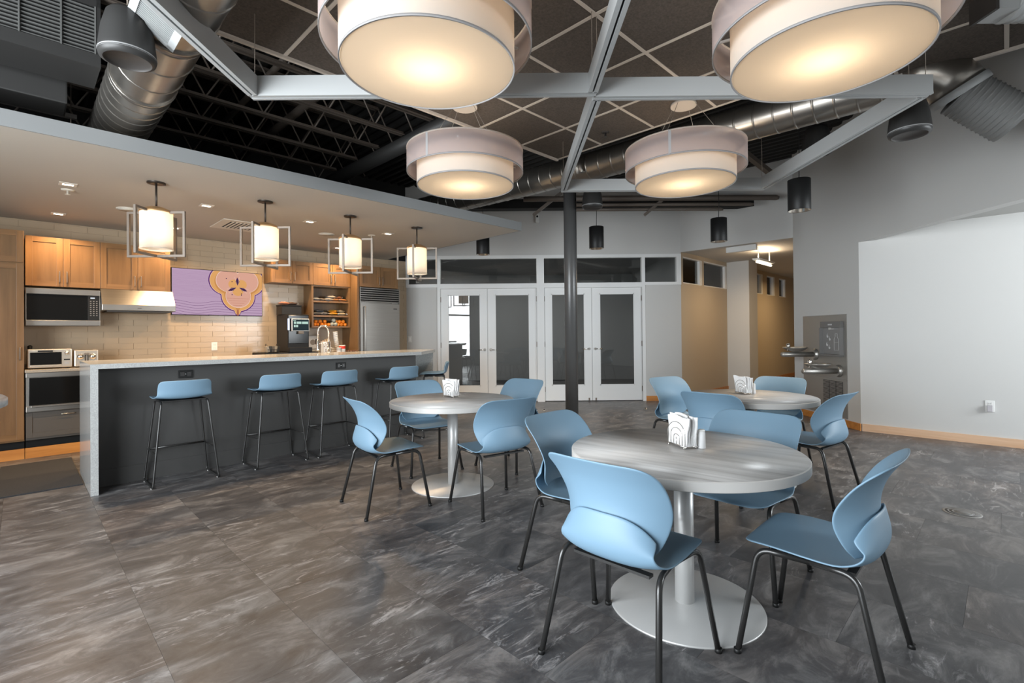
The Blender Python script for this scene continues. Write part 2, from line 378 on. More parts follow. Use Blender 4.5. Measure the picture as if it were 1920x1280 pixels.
# fountain wall and the bulkhead that carries on from it over the niche
b = MB(); b.prism([(4.52, 6.429), (4.65, 6.299), (4.65, 7.92), (4.52, 7.92)], 0, 2.45); b.box(4.52, 4.65, 2.0, 7.92, 2.45, ZD+.04); struct('wall_fountain', b, M_wall)
b = MB(); ubox(b, 7.742, 7.88, -4.0, 1.35, 0, 2.448)
b.prism([xy(7.742, -4.0), xy(7.88, -4.0), xy(7.88, 1.1), xy(7.742, 1.17)], 2.448, 2.60); struct('wall_niche', b, M_wall)
b = MB(); ubox(b, 4.65, 7.88, -4.0, .9, 2.575, 2.62)
b = MB(); b.prism([(4.65, 2.0), (4.65, 6.4), xy(7.88, 1.3), xy(7.88, -4.0), (4.65, -2.4)], 2.575, 2.64); struct('ceiling_niche', b, mat('ceiling_grey', (.42, .415, .40), .85))
# window walls beside and behind the camera
def window_wall(name, ax, c, lo, hi, w0, w1, z0, z1, n):
    b = MB()
    def bx(a0, a1, q0, q1, d0=0, d1=.14):
        if ax == 'u': ubox(b, c-d1, c-d0, a0, a1, q0, q1)
        else: ubox(b, a0, a1, c-d1, c-d0, q0, q1)
    bx(lo, hi, 0, z0); bx(lo, hi, z1, ZD+.04); bx(lo, w0, z0, z1); bx(w1, hi, z0, z1)
    struct(name, b, M_wall); b = MB()
    for k in range(n+1):
        x = w0+(w1-w0)*k/n; bx(x-.035, x+.035, z0, z1, -.10, -.02)
    bx(w0, w1, z0-.03, z0+.04, -.10, -.02); bx(w0, w1, z1-.05, z1+.03, -.10, -.02); bx(w0, w1, 2.05, 2.11, -.10, -.02)
    struct('trim_'+name, b, M_bronze)
window_wall('wall_west', 'u', -2.5, -3.5, 8.12, .05, 4.0, .27, 2.97, 3)
window_wall('wall_south', 'v', -3.5, -2.5, 7.88, 5.0, 7.4, 1.1, 3.2, 2)
# dim room behind the glazed doors
b = MB(); b.box(-3.2, 3.4, 13.9, 14.0, 0, 2.95); b.box(-3.3, -3.2, 9.57, 14, 0, 2.95); b.box(3.40, 3.5, 9.9, 14, 0, 2.95); struct('wall_back_room', b, M_dark)
b = MB(); b.box(-3.3, 3.5, 9.57, 14, 2.95, 3.05); struct('ceiling_back_room', b, M_dark)

area('back_room_fill', (0, 11.8, 2.9), (0, 0, 0), 3, 2, 42, (1, 1, 1))  # unseen fill light, added to lift the dark behind the door glass
# glazed white joinery across the door wall
Y = 9.45
b = MB()
for x0, x1, z0, z1 in ((-1.42, -1.365, 0, 2.80), (.48, .62, 0, 2.80), (2.49, 2.55, 0, 2.80), (-2.02, 3.24, 2.74, 2.80), (-1.42, 2.55, 2.172, 2.262), (-2.02, -1.42, 2.20, 2.26), (2.55, 3.24, 2.21, 2.265), (3.155, 3.24, 2.21, 2.80), (-2.02, -1.98, 2.2, 2.8)):
    w_ = .002 if (x1-x0) > (z1-z0) else 0; b.box(x0, x1, Y-.018+w_, Y+.10-w_, z0, z1)
struct('trim_1', b, M_white)
k = 0
for x0, x1 in ((-1.98, -1.42), (-1.365, .48), (.62, 2.49), (2.55, 3.155)):
    k += 1; b = MB(); b.box(x0, x1, Y+.045, Y+.053, 2.26, 2.742); w = struct('window_%d' % k, b, M_glassd)
# door leaves
leaf = MB(); LW, LH, ST = .895, 2.155, .137
leaf.box(0, ST, 0, .045, 0, LH); leaf.box(LW-ST, LW, 0, .045, 0, LH); leaf.box(ST, LW-ST, 0, .045, 0, .295); leaf.box(ST, LW-ST, 0, .045, LH-.118, LH)
pane = MB(); pane.box(ST, LW-ST, .019, .026, .295, LH-.118)
bead = MB()
for q in ((ST-.006, ST+.012, .285, LH-.11), (LW-ST-.012, LW-ST+.006, .285, LH-.11)): bead.box(q[0], q[1], -.003, .004, q[2], q[3])
for q in ((.283, .307), (LH-.13, LH-.108)): bead.box(ST, LW-ST, -.003, .004, *q)
lm = MB(); lm.lathe([(.027, 0), (.027, -.012), (.012, -.016), (.012, -.05)], 16, (0, 0, 0), ax=1); lm.tube(fillet([(0, -.045, 0), (0, -.055, 0), (.12, -.055, 0)], .015, 4), .009, 8)
hm = MB(); hm.box(-.008, .008, -.008, .004, -.05, .05)
bolt = MB(); bolt.box(-.012, .012, -.015, 0, 0, .05, .003)
protos = None
for k, (x0, w, hinge_left) in enumerate(((-1.362, .892, True), (-.463, .940, False), (.623, .905, True), (1.535, .952, False))):
    sx = w/LW
    o = leaf.build('door_%d' % (k+1), M_white, None, (x0, Y+.02, .014)); o['kind'] = 'structure'; o.scale = (sx, 1, 1)
    pane.build('glass_pane', M_glassd, o); bead.build('glazing_bead', M_white, o)
    hx = LW-.055 if hinge_left else .055
    l = lm.build('lever_handle', M_chrome, o, (hx, 0, .985)); l.scale = ((-1 if hinge_left else 1), 1, 1)
    for z in (.22, 1.08, 1.95): hm.build('hinge', M_nickel, o, (0 if hinge_left else LW, -.004, z))
    if k > 1: bolt.build('floor_bolt', M_nickel, o, (LW-.06 if hinge_left else .06, 0, 0))
# corridor windows
for i, (a0, a1) in enumerate(wins):
    b = MB(); ubox(b, a0, a1, HV+.045, HV+.053, 2.25, 2.75); w = struct('window_%d' % (i+5), b, M_glassd)
    b = MB()
    for q in (a1-.045, a1+.012 if i not in (1, 4) else a1): ubox(b, q, q+.05, HV-.006, HV+.05, 2.25, 2.75)
    ubox(b, a0, a1, HV-.004, HV+.05, 2.735, 2.755); ubox(b, a0, a1, HV-.004, HV+.05, 2.245, 2.262)
    b.build('window_frame', M_white, w)
b = MB(); b.box(2.55, 3.24, Y-.015, Y, 0, .092); struct('baseboard_doors', b, M_pine_indoor)
b = MB(); ubox(b, HU, 17, HV-.015, HV, 0, .10); struct('baseboard_corridor', b, M_pine_indoor)
b = MB(); b.box(4.505, 4.52, 6.42, 7.92, 0, .092); struct('baseboard_fountain', b, M_pine_indoor)
b = MB(); b.box(0, 5.3, 0, .015, 0, .094); struct('baseboard_niche', b, M_pine_day, loc=(*xy(7.727, 1.332), 0), rotz=-R45)

# ---------------------------------------------------------------- kitchen dropped ceiling
b = MB(); ubox(b, -2.5, 4.80, 4.625, 8.11, 2.69, 2.80); sof = struct('ceiling_kitchen', b, M_sof)
b = MB(); b.prism([xy(-2.5, 4.613), xy(4.812, 4.613), xy(4.812, 8.11), xy(4.80, 8.11), xy(4.80, 4.625), xy(-2.5, 4.625)], 2.688, 2.802); b.build('fascia', M_fas, sof)
# ---------------------------------------------------------------- acoustic ceiling cloud
CZ = 3.31; TS = .61
us = [3.185+TS*k for k in range(-4, 3)]; vsn = [1.806+TS*k for k in range(-6, 4)]
clo = thing('ceiling', 'brown acoustic tile cloud in a cream grid hung under the black roof', 'ceiling'); del clo['category']; del clo['label']; clo['kind'] = 'structure'
tb = MB(); tb.box(.012, TS-.012, .012, TS-.012, CZ-.004, CZ+.014); t0 = None
cellsc = [(u, v) for u in us[:-1] for v in vsn[:-1]]+[(us[-1], v) for v in vsn[:5]]
for (u, v) in cellsc:
    if t0 is None: t0 = tb.build('ceiling_tile', M_ctile, clo, (*xy(u, v), 0), R45)
    else: copy_child(t0, clo, (*xy(u, v), 0))
def gbar(u0, u1, v0, v1, drop=.008):
    b = MB(); ubox(b, u0, u1, v0, v1, CZ-drop, CZ+.02); b.build('grid_bar', M_tbar, clo)
for i, u in enumerate(us): gbar(u-.0125, u+.0125, vsn[0], vsn[-1], .022 if i in (0,) else .009)
for j, v in enumerate(vsn): gbar(us[0], us[-1]+(TS if j <= 5 else 0), v-.0125, v+.0125, .026 if j == len(vsn)-1 else .0085)
gbar(us[-1]+TS-.0125, us[-1]+TS+.0125, vsn[0], vsn[5], .024)
# steel joists: two chords of paired angles and a zigzag of rods
JZ = 3.60
for jn, v in enumerate([3.80, 4.345, 4.90, 5.455, 6.02, 6.60, 7.2]):
    j = thing('roof_joist', '', '', (0, 0, 0), R45); del j['category']; del j['label']; j['kind'] = 'structure'
    for name, z in (('bottom_chord', JZ), ('top_chord', ZD-.05)):
        b = MB()
        for s_ in (-1, 1):
            y = v+s_*.022; b.box(-1.2, 3.15, y-.016, y+.016, z, z+.006); b.box(-1.2, 3.15, y-s_*.014-.003, y-s_*.014+.003, z, z+.036)
        b.build(name, M_joist, j)
    w0 = None
    for k in range(8):
        for s_ in (0, 1):
            if w0 is None:
                w0 = MB().tube([(0, 0, 0), (.265, 0, ZD-JZ-.04)], .009, 6).build('web', M_joist, j, (-1.1+.53*k, v, JZ+.02)); 
                w1 = MB().tube([(.53, 0, 0), (.265, 0, ZD-JZ-.04)], .009, 6); w1o = None
            elif s_ == 0: copy_child(w0, j, (-1.1+.53*k+jn*.09, v, JZ+.02))
            elif w1o is None: w1o = w1.build('web', M_joist, j, (-1.1+.53*k, v, JZ+.02))
            else: copy_child(w1o, j, (-1.1+.53*k+jn*.09, v, JZ+.02))
b = MB(); b.lathe([(.085, 3.7), (.085, 8.05)], 20, (3.17, 0, 3.50), ax=1); 
o = b.build('roof_pipe', M_case, None, (0, 0, 0), R45); o['label'] = 'thick black painted pipe running diagonally under the roof joists'; o['category'] = 'pipe'
for u, z, r_ in ((1.75, 3.86, .03), (2.25, 3.84, .045)):
    o = MB().lathe([(r_, 3.7), (r_, 8.05)], 12, (u, 0, z), ax=1).build('roof_conduit', M_joist, None, (0, 0, 0), R45)
    o['label'] = 'thin brown conduit threaded through the joists, '+('left' if u < 2 else 'right')+' one of two'; o['category'] = 'pipe'; o['group'] = 'conduits in the joists'

# ================================================================ HUNG FROM THE ROOF
# light grey rectangular frames
S = .908
def ring_frame(x0, x1, y0, y1, z0, z1, label):
    x0, x1, y0, y1 = [q*S for q in (x0, x1, y0, y1)]; z0, z1 = 1.3+(z0-1.3)*S, 1.3+(z1-1.3)*S
    t = thing('hanging_frame', label, 'frame', ((x0+x1)/2, (y0+y1)/2, z0), 0, 'grey ceiling frames')
    X, Yh, H, w = (x1-x0)/2, (y1-y0)/2, z1-z0, .048
    def ch(horizontal, c, a0, a1):
        b = MB()
        def bx(p0, p1, q0, q1, r0_, r1_):
            if horizontal: b.box(p0, p1, q0, q1, r0_, r1_)
            else: b.box(q0, q1, p0, p1, r0_, r1_)
        for s_ in (-1, 1):
            bx(a0, a1, c+s_*w/2-.004, c+s_*w/2+.004, .012, H)       # the two side faces
            bx(a0, a1, c+s_*.006, c+s_*(w/2+.006), 0, .012)         # lip, split by a groove
        bx(a0, a1, c-w/2, c+w/2, H-.02, H-.012)
        b.build('channel', M_frame, t)
    ch(True, -Yh, -X-w/2, X+w/2); ch(True, Yh, -X-w/2, X+w/2); ch(False, -X, -Yh+w/2, Yh-w/2); ch(False, X, -Yh+w/2, Yh-w/2)
    for sx in (-1, 1):
        for sy in (-1, 1): MB().tube([(sx*X, sy*Yh, H-.02), (sx*X, sy*Yh, ZD-z0)], .0025, 5).build('cable', M_nickel, t)
ring_frame(-1.745, .565, 1.06, 3.375, 2.93, 3.068, 'grey aluminium frame hung nearest the viewer, top left')
ring_frame(.608, 2.895, 3.43, 5.68, 2.93, 3.063, 'grey aluminium frame hung farther back, top right')

# big two-tier drum lamps
M_inner = fabric('inner_shade_fabric', (.74, .70, .66), .50, 0, (.84, .74, .62))
M_outer = fabric('sheer_outer_fabric', (.64, .56, .56), .48, .42, (.70, .58, .52))
M_diff = fabric('diffuser_acrylic', (.80, .72, .62), .62, 0, (.92, .83, .70))
M_trimg = mat('grey_shade_trim', (.33, .32, .32), .6)
M_wire = mat('wire', (.45, .42, .38), .4, .6)
def drum(loc, label):
    loc = (loc[0]*S, loc[1]*S, 1.3+(loc[2]-1.3)*S); L0 = len(D.objects); CL = (CZ-loc[2])/S
    t = thing('drum_pendant', label, 'lamp', loc, 0, 'drum pendant lamps')
    def ring(r, z0, z1, th): return [(r, z0), (r, z1), (r-th, z1), (r-th, z0), (r, z0)]
    MB().lathe(ring(.462, .004, .285, .004), 72, cap0=False, cap1=False).build('inner_shade', M_inner, t)
    MB().lathe(ring(.556, .132, .345, .003), 72, cap0=False, cap1=False).build('outer_shade', M_outer, t)
    MB().lathe([(.452, .006), (.452, .012)], 72).build('diffuser', M_diff, t)
    for r, z in ((.4635, .008), (.5575, .134), (.5575, .343), (.4635, .283)):
        MB().lathe(ring(r, z-.006, z+.006, .007), 72, cap0=False, cap1=False).build('trim_ring', M_trimg if z < .2 else M_inner, t)
    for k in range(3):
        a = k*2*PI/3+.5; MB().bar((0, 0, .27), (.553*math.cos(a), .553*math.sin(a), .27), .012).build('spider_arm', M_wpl, t)
    s_ = MB().box(-.012, .012, -.557, -.5545, .132, .345).build('seam', M_trimg, t); s_.rotation_euler = (0, 0, -.55)
    MB().lathe([(.03, .31), (.03, .335), (.05, .345)], 16).build('socket', M_wpl, t)
    for k in range(4):
        a = k*PI/2+PI/4; MB().tube([(.40*math.cos(a), .40*math.sin(a), .33), (.10*math.cos(a), .10*math.sin(a), CL-.005)], .0022, 5).build('suspension_wire', M_wire, t)
    MB().lathe([(.12, CL-.03), (.12, CL-.004)], 24).build('ceiling_canopy', M_tbar, t)
    for c in t.children: c.scale = (S, S, S)
    point((0, 0, .215*S), 6.4, (1, .88, .74), .10, t)
drum((-.435, 2.655, 2.72), 'large white drum lamp nearest the viewer at top centre left')
drum((1.675, 2.61, 2.72), 'large white drum lamp nearest the viewer at top right')
drum((-.435, 4.76, 2.72), 'pinkish drum lamp farther back, left of the column')
drum((1.68, 4.77, 2.72), 'pinkish drum lamp farther back, right of the column')

# black cylinder downlights
M_refl = mat('bright_reflector', (.85, .80, .72), .22, 1)
M_bulb = emis('warm_bulb', (1, .86, .66), 9)
def can(x, y, z, label):
    t = thing('cylinder_downlight', label, 'lamp', (x, y, z), 0, 'black cylinder downlights')
    MB().lathe([(.098, 0), (.1, .004), (.1, .30), (.094, .302)], 32, cap0=False).build('housing', M_bpl, t)
    MB().lathe([(.097, .001), (.09, .004), (.07, .07), (.035, .11), (0, .112)], 28, cap0=False, cap1=False).build('reflector', M_refl, t)
    MB().lathe([(.0, .045), (.022, .055), (.028, .08), (.02, .105)], 14).build('bulb', M_bulb, t)
    MB().tube([(0, 0, .3), (.006, 0, .5), (0, 0, ZD-z)], .004, 5).build('cord', M_bpl, t)
    spot((0, 0, .02), 60, (1, .84, .66), 1.9, .7, .05, t)
can(-.43, 7.50, 2.505, 'black cylinder downlight half hidden behind the tip of the dropped ceiling')
can(1.183, 6.852, 2.47, 'black cylinder downlight just right of the round column')
can(2.697, 6.411, 2.47, 'black cylinder downlight over the corridor opening')
can(2.805, 4.80, 2.47, 'black cylinder downlight nearest the viewer, beside the fountain wall')

# pendant loudspeakers
def speaker(loc, label, s=1):
    t = thing('pendant_speaker', label, 'speaker', loc, 0, 'pendant loudspeakers')
    MB().lathe([(r*s, z*s) for r, z in ((.118, -.002), (.138, .006), (.145, .03), (.142, .06), (.128, .18), (.105, .27), (.088, .29), (0, .292))], 40, cap0=False).build('housing', M_speck, t)
    MB().lathe([(0, .012*s), (.112*s, .012*s), (.118*s, -.002*s)], 40, cap0=False, cap1=False).build('grille', M_grille, t)
    MB().lathe([(.141*s, .046*s), (.1455*s, .036*s), (.144*s, .026*s)], 40, cap0=False, cap1=False).build('trim_ring', mat('satin_graphite', (.34, .34, .34), .35), t)
    MB().tube([(0, 0, .28*s), (0, 0, ZD-loc[2])], .004, 6).build('cable', M_nickel, t)
speaker((-1.964, 2.535, 2.72), 'dark grey pendant loudspeaker hanging at top left in front of the metal duct', .86)
speaker((2.98, 3.68, 2.75), 'dark pendant loudspeaker hanging behind the right ceiling frame', .93)
speaker((1.06, 6.42, 2.92), 'dark pendant loudspeaker hanging behind the column top', .93)
speaker((3.22, 5.18, 3.15), 'dark pendant loudspeaker mostly hidden behind the sloping frame side')

# spiral ducts: a wall with raised seams
def duct_run(pts, r, pitch, seam=.006, seg=28):
    pts = [Vector(p) for p in pts]; path = []; rad = []
    for a, c in zip(pts[:-1], pts[1:]):
        L_ = (c-a).length; n = max(1, round(L_/pitch))
        for k in range(n):
            t0 = k/n; d = min(.008/L_, .2/n)
            for tt, rr_ in ((t0, r), (t0+d*.35, r+seam*.6), (t0+d, r+seam), (t0+d*1.65, r+seam*.6), (t0+2*d, r), (t0+2.5*d, r), ((k+1)/n-.4*d, r)): path.append(a.lerp(c, tt)); rad.append(rr_)
    path.append(pts[-1]); rad.append(r)
    return MB().tube(path, rad, seg)
def D3(u, v, z): return uvp(u, v, z)
t = thing('spiral_duct', 'shiny galvanised spiral duct running over the kitchen ceiling at top left', 'duct', (0, 0, 0), 0, 'spiral ducts')
duct_run([D3(.615, 1.6, 3.06), D3(.61, 4.15, 3.06)], .184, .30).build('duct_section', M_duct, t)
duct_run([D3(.61, 4.15, 3.06), D3(.605, 7.6, 3.06)], .190, .13, .004).build('duct_section', M_duct, t)
for v in (2.35, 3.25, 4.13): MB().tube([D3(.612, v-.03, 3.06), D3(.612, v+.03, 3.06)], .193, 28).build('coupling', M_duct, t)
g = D.objects.new('air_register', None); C.objects.link(g); g.parent = t; g.location = D3(.50, 3.0, 2.90); g.rotation_euler = (0, math.radians(-55), R45); g.scale = (.62, .62, .8)
b = MB(); b.box(-.02, .05, -.20, .20, -.13, -.11); b.box(-.02, .05, -.20, .20, .11, .13); b.box(-.02, .05, -.20, -.18, -.13, .13); b.box(-.02, .05, .18, .20, -.13, .13); b.box(-.026, -.018, -.22, -.17, -.15, .15); b.box(-.026, -.018, .17, .22, -.15, .15); b.box(-.026, -.018, -.22, .22, -.15, -.105); b.box(-.026, -.018, -.22, .22, .105, .15)
b.build('frame', M_frame, g); MB().box(.03, .05, -.18, .18, -.11, .11).build('backing', M_black, g)
sl = None
for k in range(13):
    y = -.165+.0275*k
    if sl is None: sl = MB().bar((-.012, y, -.11), (-.012, y, .11), .02, .004).build('slat', M_frame, g)
    else: copy_child(sl, g, (0, .0275*k, 0))
t = thing('spiral_duct', 'galvanised spiral duct crossing behind the far drum lamps to the right wall', 'duct', (0, 0, 0), 0, 'spiral ducts')
P_ = [D3(4.62, 7.0, 3.345), D3(4.80, 5.3, 3.335), D3(4.955, 3.55, 3.33), D3(5.03, 1.5, 3.325), D3(5.05, .55, 3.32)]
duct_run(P_, .168, .17, .005).build('duct_section', M_duct, t)
e = [D3(5.05, .55, 3.32), D3(5.052, .44, 3.305), D3(5.06, .36, 3.28), D3(5.08, .29, 3.22), D3(5.11, .24, 3.14)]
MB().tube(e, .18, 28).build('elbow', M_duct, t)
MB().tube([D3(5.106, .245, 3.155), D3(5.125, .22, 3.105)], .193, 28).build('collar', M_frame, t)
duct_run([D3(5.12, .23, 3.12), D3(5.27, -.06, 2.85)], .165, .036, .007).build('flexible_hose', mat('grey_flex_duct', (.17, .17, .165), .5), t)
t = thing('flexible_duct', 'pale flexible air hose with a square collar at the top right corner', 'duct')
duct_run([(2.99, 2.965, 3.265), (4.3, 2.97, 3.3)], .105, .05, .008).build('flexible_hose', M_frame, t)
b = MB(); b.box(2.86, 2.99, 2.88, 3.03, 3.18, 3.36); b.build('collar_box', M_frame, t); MB().box(2.84, 2.86, 2.87, 3.04, 3.17, 3.37).build('grille', M_grille, t)

# black air handler and box at top left
t = thing('air_handler', 'black air handling unit with a long louvred grille at top left', 'air conditioner', (*xy(0, 4.3), 0), R45)
b = MB(); b.box(-1.6, .40, .03, .40, 3.12, 3.60); b.build('casing', M_case, t)
b = MB(); b.box(-1.6, .40, -.004, .035, 3.115, 3.20); b.box(.378, .40, 0, .04, 3.19, 3.6); b.box(-1.6, .4, 0, .035, 3.52, 3.6); b.build('front_frame', M_case, t)
MB().box(-1.6, .38, .024, .03, 3.2, 3.53).build('backing', M_black, t); sl = None
for k in range(13):
    if sl is None: sl = MB().bar((-1.6, .014, 3.212), (.372, .014, 3.212), .016, .007).build('louvre', mat('grey_louvre', (.13, .13, .125), .5), t)
    else: copy_child(sl, t, (0, 0, .0245*k))
for x in (-.19, .008, .202, .372): MB().box(x-.004, x+.004, -.003, .012, 3.2, 3.52).build('grille_bar', MATS['grey_louvre'], t)
t = thing('equipment_box', 'matt black equipment box under the air handler at top left', 'box', (*xy(0, 4.95), 0), R45)
MB().box(-.9, .26, -.14, .16, 3.0, 3.27, .01).build('casing', M_case, t)
b = MB(); b.box(-.9, .275, -.147, -.140, 3.25, 3.257); b.box(-.9, .275, -.147, -.14, 3.21, 3.216); b.build('rail', M_speck, t)
t = thing('support_strut', 'long grey steel strut above the kitchen ceiling at top left', 'strut', (*xy(0, 5.2), 0), R45)
MB().box(-1.2, .335, -.02, .02, 3.03, 3.062).build('channel', mat('zinc', (.18, .17, .165), .4, .3), t); MB().tube([(.30, 0, 2.81), (.30, 0, ZD)], .004, 6).build('rod', M_joist, t)

# conduits along the door wall and their struts
for k, (z, x0, x1, r_, y) in enumerate(((3.42, .2, 4.22, .042, 7.78), (3.325, .9, 3.83, .028, 7.80), (3.255, .9, 3.36, .026, 7.82))):
    o = MB().tube([(x0, y, z), ((x0+x1)/2, y, z-.004), (x1-.04, y, z-.01), (x1, y, z-.016)], [r_, r_, r_, r_*.7], 14).build('conduit', M_joist)
    o['label'] = ('topmost and longest', 'middle', 'lowest and shortest')[k]+' of three dark conduits hung across the far wall'; o['category'] = 'pipe'; o['group'] = 'conduits across the far wall'
for k, (a_, c_) in enumerate((((.354, 7.8, 3.17), (.80, 7.8, 3.52)), ((2.11, 7.8, 3.155), (2.55, 7.8, 3.52)))):
    o = MB().bar(a_, c_, .045).bar(c_, (c_[0], c_[1], ZD), .02).build('pipe_strut', M_joist); o['label'] = ('left', 'right')[k]+' short slanting strut that holds the dark conduits'; o['category'] = 'strut'; o['group'] = 'conduit struts'
o = MB().box(-3.2, 4.4, 8.5, 8.7, 3.46, 3.62).build('steel_beam', M_black); o['label'] = 'black steel beam running along the top of the far wall'; o['category'] = 'beam'
# diagonal braces seen right of the far drum lamp
for k, (a_, c_) in enumerate((((2.6, 6.3, 3.9), (3.75, 6.9, 3.42)), ((1.75, 5.9, 3.9), (2.75, 6.75, 3.30)))):
    o = MB().bar(a_, c_, .07, .06).build('roof_brace', M_joist); o['label'] = 'dark steel roof brace, '+('nearer the fountain wall' if k == 0 else 'behind the far right drum lamp'); o['category'] = 'brace'; o['group'] = 'roof braces'
# round steel column
t = thing('steel_column', 'round dark grey steel column standing in front of the white doors', 'column', (.792, 6.62, 0))
MB().lathe([(.0855, 0), (.0855, ZD)], 36).build('shaft', mat('column_paint', (.075, .075, .075), .33, spec=.6), t)
MB().lathe([(.13, 0), (.13, .012)], 30).build('base_plate', M_joist, t)
# ceiling sprinklers
def sprinkler(x, y, z, label, m_, s=1):
    t = thing('sprinkler', label, 'sprinkler', (x, y, z), 0, 'ceiling sprinklers')
    MB().lathe([(.038*s, 0), (.036*s, -.007), (.016*s, -.01)], 20, cap0=False).build('escutcheon', m_, t)
    MB().lathe([(.009, -.008), (.008, -.04), (.020, -.043), (.020, -.046)], 12).build('head', m_, t)
sprinkler(.952, 4.93, CZ-.004, 'dark sprinkler head in the brown tiled ceiling', M_grille)

# ================================================================ THE KITCHEN (local x runs along the wall, y away from the viewer)
def kthing(name, label, cat, u, v, z=0, group=None): return thing(name, label, cat, (*xy(u, v), z), R45, group)
# glazed wall tiles, joined: each has its own edges and a slight tilt
b = MB(); TL, TH = .305, .0765; rnd = random.Random(3)
row = 0; z = .0
while z < 2.69:
    u = -.6 - (TL/2 if row % 2 else 0)
    while u < 5.25:
        u1 = min(u+TL-.003, 5.29); z1 = min(z+TH-.003, 2.688)
        if z > .88:
            t_ = [rnd.uniform(-.0008, .0008) for _ in range(4)]
            vs = [(*xy(u, 8.104+t_[0]), z), (*xy(u1, 8.104+t_[1]), z), (*xy(u1, 8.104+t_[2]), z1), (*xy(u, 8.104+t_[3]), z1)]
            back = [(*xy(u, 8.111), z), (*xy(u1, 8.111), z), (*xy(u1, 8.111), z1), (*xy(u, 8.111), z1)]
            b.add(vs+back, [(0, 1, 2, 3), (0, 4, 5, 1), (1, 5, 6, 2), (2, 6, 7, 3), (3, 7, 4, 0)])
        u += TL
    z += TH; row += 1
o = b.build('wall_tile', M_tile, wk); o['kind'] = 'stuff'

def handle(parent, x, y, z, length=.13, vertical=True, m_=None):
    b = MB(); h = length/2
    p = [(0, 0, -h), (0, -.028, -h), (0, -.028, h), (0, 0, h)] if vertical else [(-h, 0, 0), (-h, -.028, 0), (h, -.028, 0), (h, 0, 0)]
    b.tube(fillet(p, .008, 3), .0055, 8); return b.build('handle', m_ or M_nickel, parent, (x, y, z))
def shaker(parent, x0, x1, z0, z1, y, hside=None, hz=None, stile=.058, name='door', mm=None, hl=.13):
    """a frame-and-panel door, its front at y; the handle and panel are its sub-parts"""
    md, mh, mp = mm or (M_cab, M_cabh, M_cabp)
    b = MB(); g = .002; x0 += g; x1 -= g; z0 += g; z1 -= g
    b.k = 0; b.box(x0, x0+stile, y, y+.02, z0, z1, .002); b.box(x1-stile, x1, y, y+.02, z0, z1, .002)
    b.k = 1; b.box(x0+stile, x1-stile, y+.0005, y+.02, z0, z0+stile); b.box(x0+stile, x1-stile, y+.0005, y+.02, z1-stile, z1)
    d = b.build(name, [md, mh], parent)
    MB().box(x0+stile, x1-stile, y+.010, y+.016, z0+stile, z1-stile).build('panel', mp, d)
    if hside: handle(d, (x0+.03 if hside == 'l' else x1-.03), y, hz, hl)
    return d
# tall cabinet at the left edge
t = kthing('tall_cabinet', 'tall honey maple pantry cabinet at the left edge of the photo', 'cabinet', 0, 7.5)
MB().box(-1.3, .05, .021, .60, .19, 2.465).build('body', M_cab, t)
MB().box(-1.3, .05, .10, .58, .0, .19).build('plinth', M_black, t)
shaker(t, -.60, .05, .208, 2.108, 0, 'r', 1.135); shaker(t, -1.25, -.60, .208, 2.108, 0, 'l', 1.135)
shaker(t, -.60, .05, 2.118, 2.463, 0); shaker(t, -1.25, -.60, 2.118, 2.463, 0)
b = MB(); b.box(-1.3, .05, 0, .015, 0, .112); o = b.build('toe_board', M_pine_indoor, t)
# counter run and what is under it
t = kthing('base_cabinet', 'charcoal base cabinets under the beige kitchen counter', 'cabinet', 0, 7.5)
MB().box(.82, 3.95, .03, .6, .19, .925).box(.06, .82, .03, .6, .19, .492).build('body', M_dgrey, t)
MB().box(.06, 3.95, .10, .58, 0, .19).build('plinth', M_black, t)
o = MB().box(.055, 3.95, 0, .015, 0, .112).build('toe_board', M_pine_indoor, t)
d = shaker(t, .06, .80, .215, .492, .008, stile=.05, name='drawer', mm=(M_dgrey,)*3); handle(d, .40, .008, .453, .11, False, M_chrome)
for x0, x1 in ((.82, 1.38), (1.38, 1.94), (1.94, 2.5), (2.5, 3.1), (3.1, 3.7)): shaker(t, x0, x1, .215, .915, .008, 'r', .8, mm=(M_dgrey,)*3)
o = kthing('worktop', 'beige stone worktop along the tiled kitchen wall', 'countertop', 0, 7.47); MB().box(.055, 3.955, 0, .63, .926, .957, .003).build('slab', M_ctr, o)
t = kthing('warming_oven', 'built-in steel oven with a black glass front under the worktop', 'oven', 0, 7.49)
MB().box(.062, .80, .0, .5, .496, .924).build('body', M_steel, t); b = MB(); b.box(.062, .80, -.012, .0, .872, .922, .003).build('control_strip', M_steel, t)
MB().box(.085, .785, -.016, 0, .570, .868, .003).build('glass_door', M_glassb, t); MB().box(.062, .80, -.02, .0, .500, .560, .004).build('lower_trim', M_steel, t)
MB().box(.10, .77, -.045, -.028, .548, .566, .004).box(.12, .14, -.03, -.01, .55, .562).box(.73, .75, -.03, -.01, .55, .562).build('handle', M_steel, t)
# wall cabinets
def wallcab(label, u0, u1, z0, z1, v, depth, splits, handles, side=None):
    t = kthing('wall_cabinet', label, 'cabinet', 0, v, 0, 'maple wall cabinets')
    MB().box(u0, u1, .021, depth, z0, z1).build('body', side or M_cab, t)
    e = [u0]+splits+[u1]
    for i, hs in enumerate(handles): shaker(t, e[i], e[i+1], z0, z1, 0, hs, z0+.11)
    return t
wallcab('two-door maple wall cabinet above the built-in microwave', .06, .712, 1.895, 2.46, 7.77, .335, [.378], 'rl')
wallcab('two-door maple wall cabinet above the range hood', .712, 1.425, 1.895, 2.46, 7.77, .335, [1.078], 'rl')
wallcab('two-door maple wall cabinet right of the wall screen', 2.69, 3.322, 2.108, 2.46, 7.78, .325, [3.0], 'rl', M_cabd)
wallcab('two-door maple wall cabinet above the snack shelves', 3.322, 3.958, 2.108, 2.46, 7.78, .325, [3.645], 'rl', M_cabd)
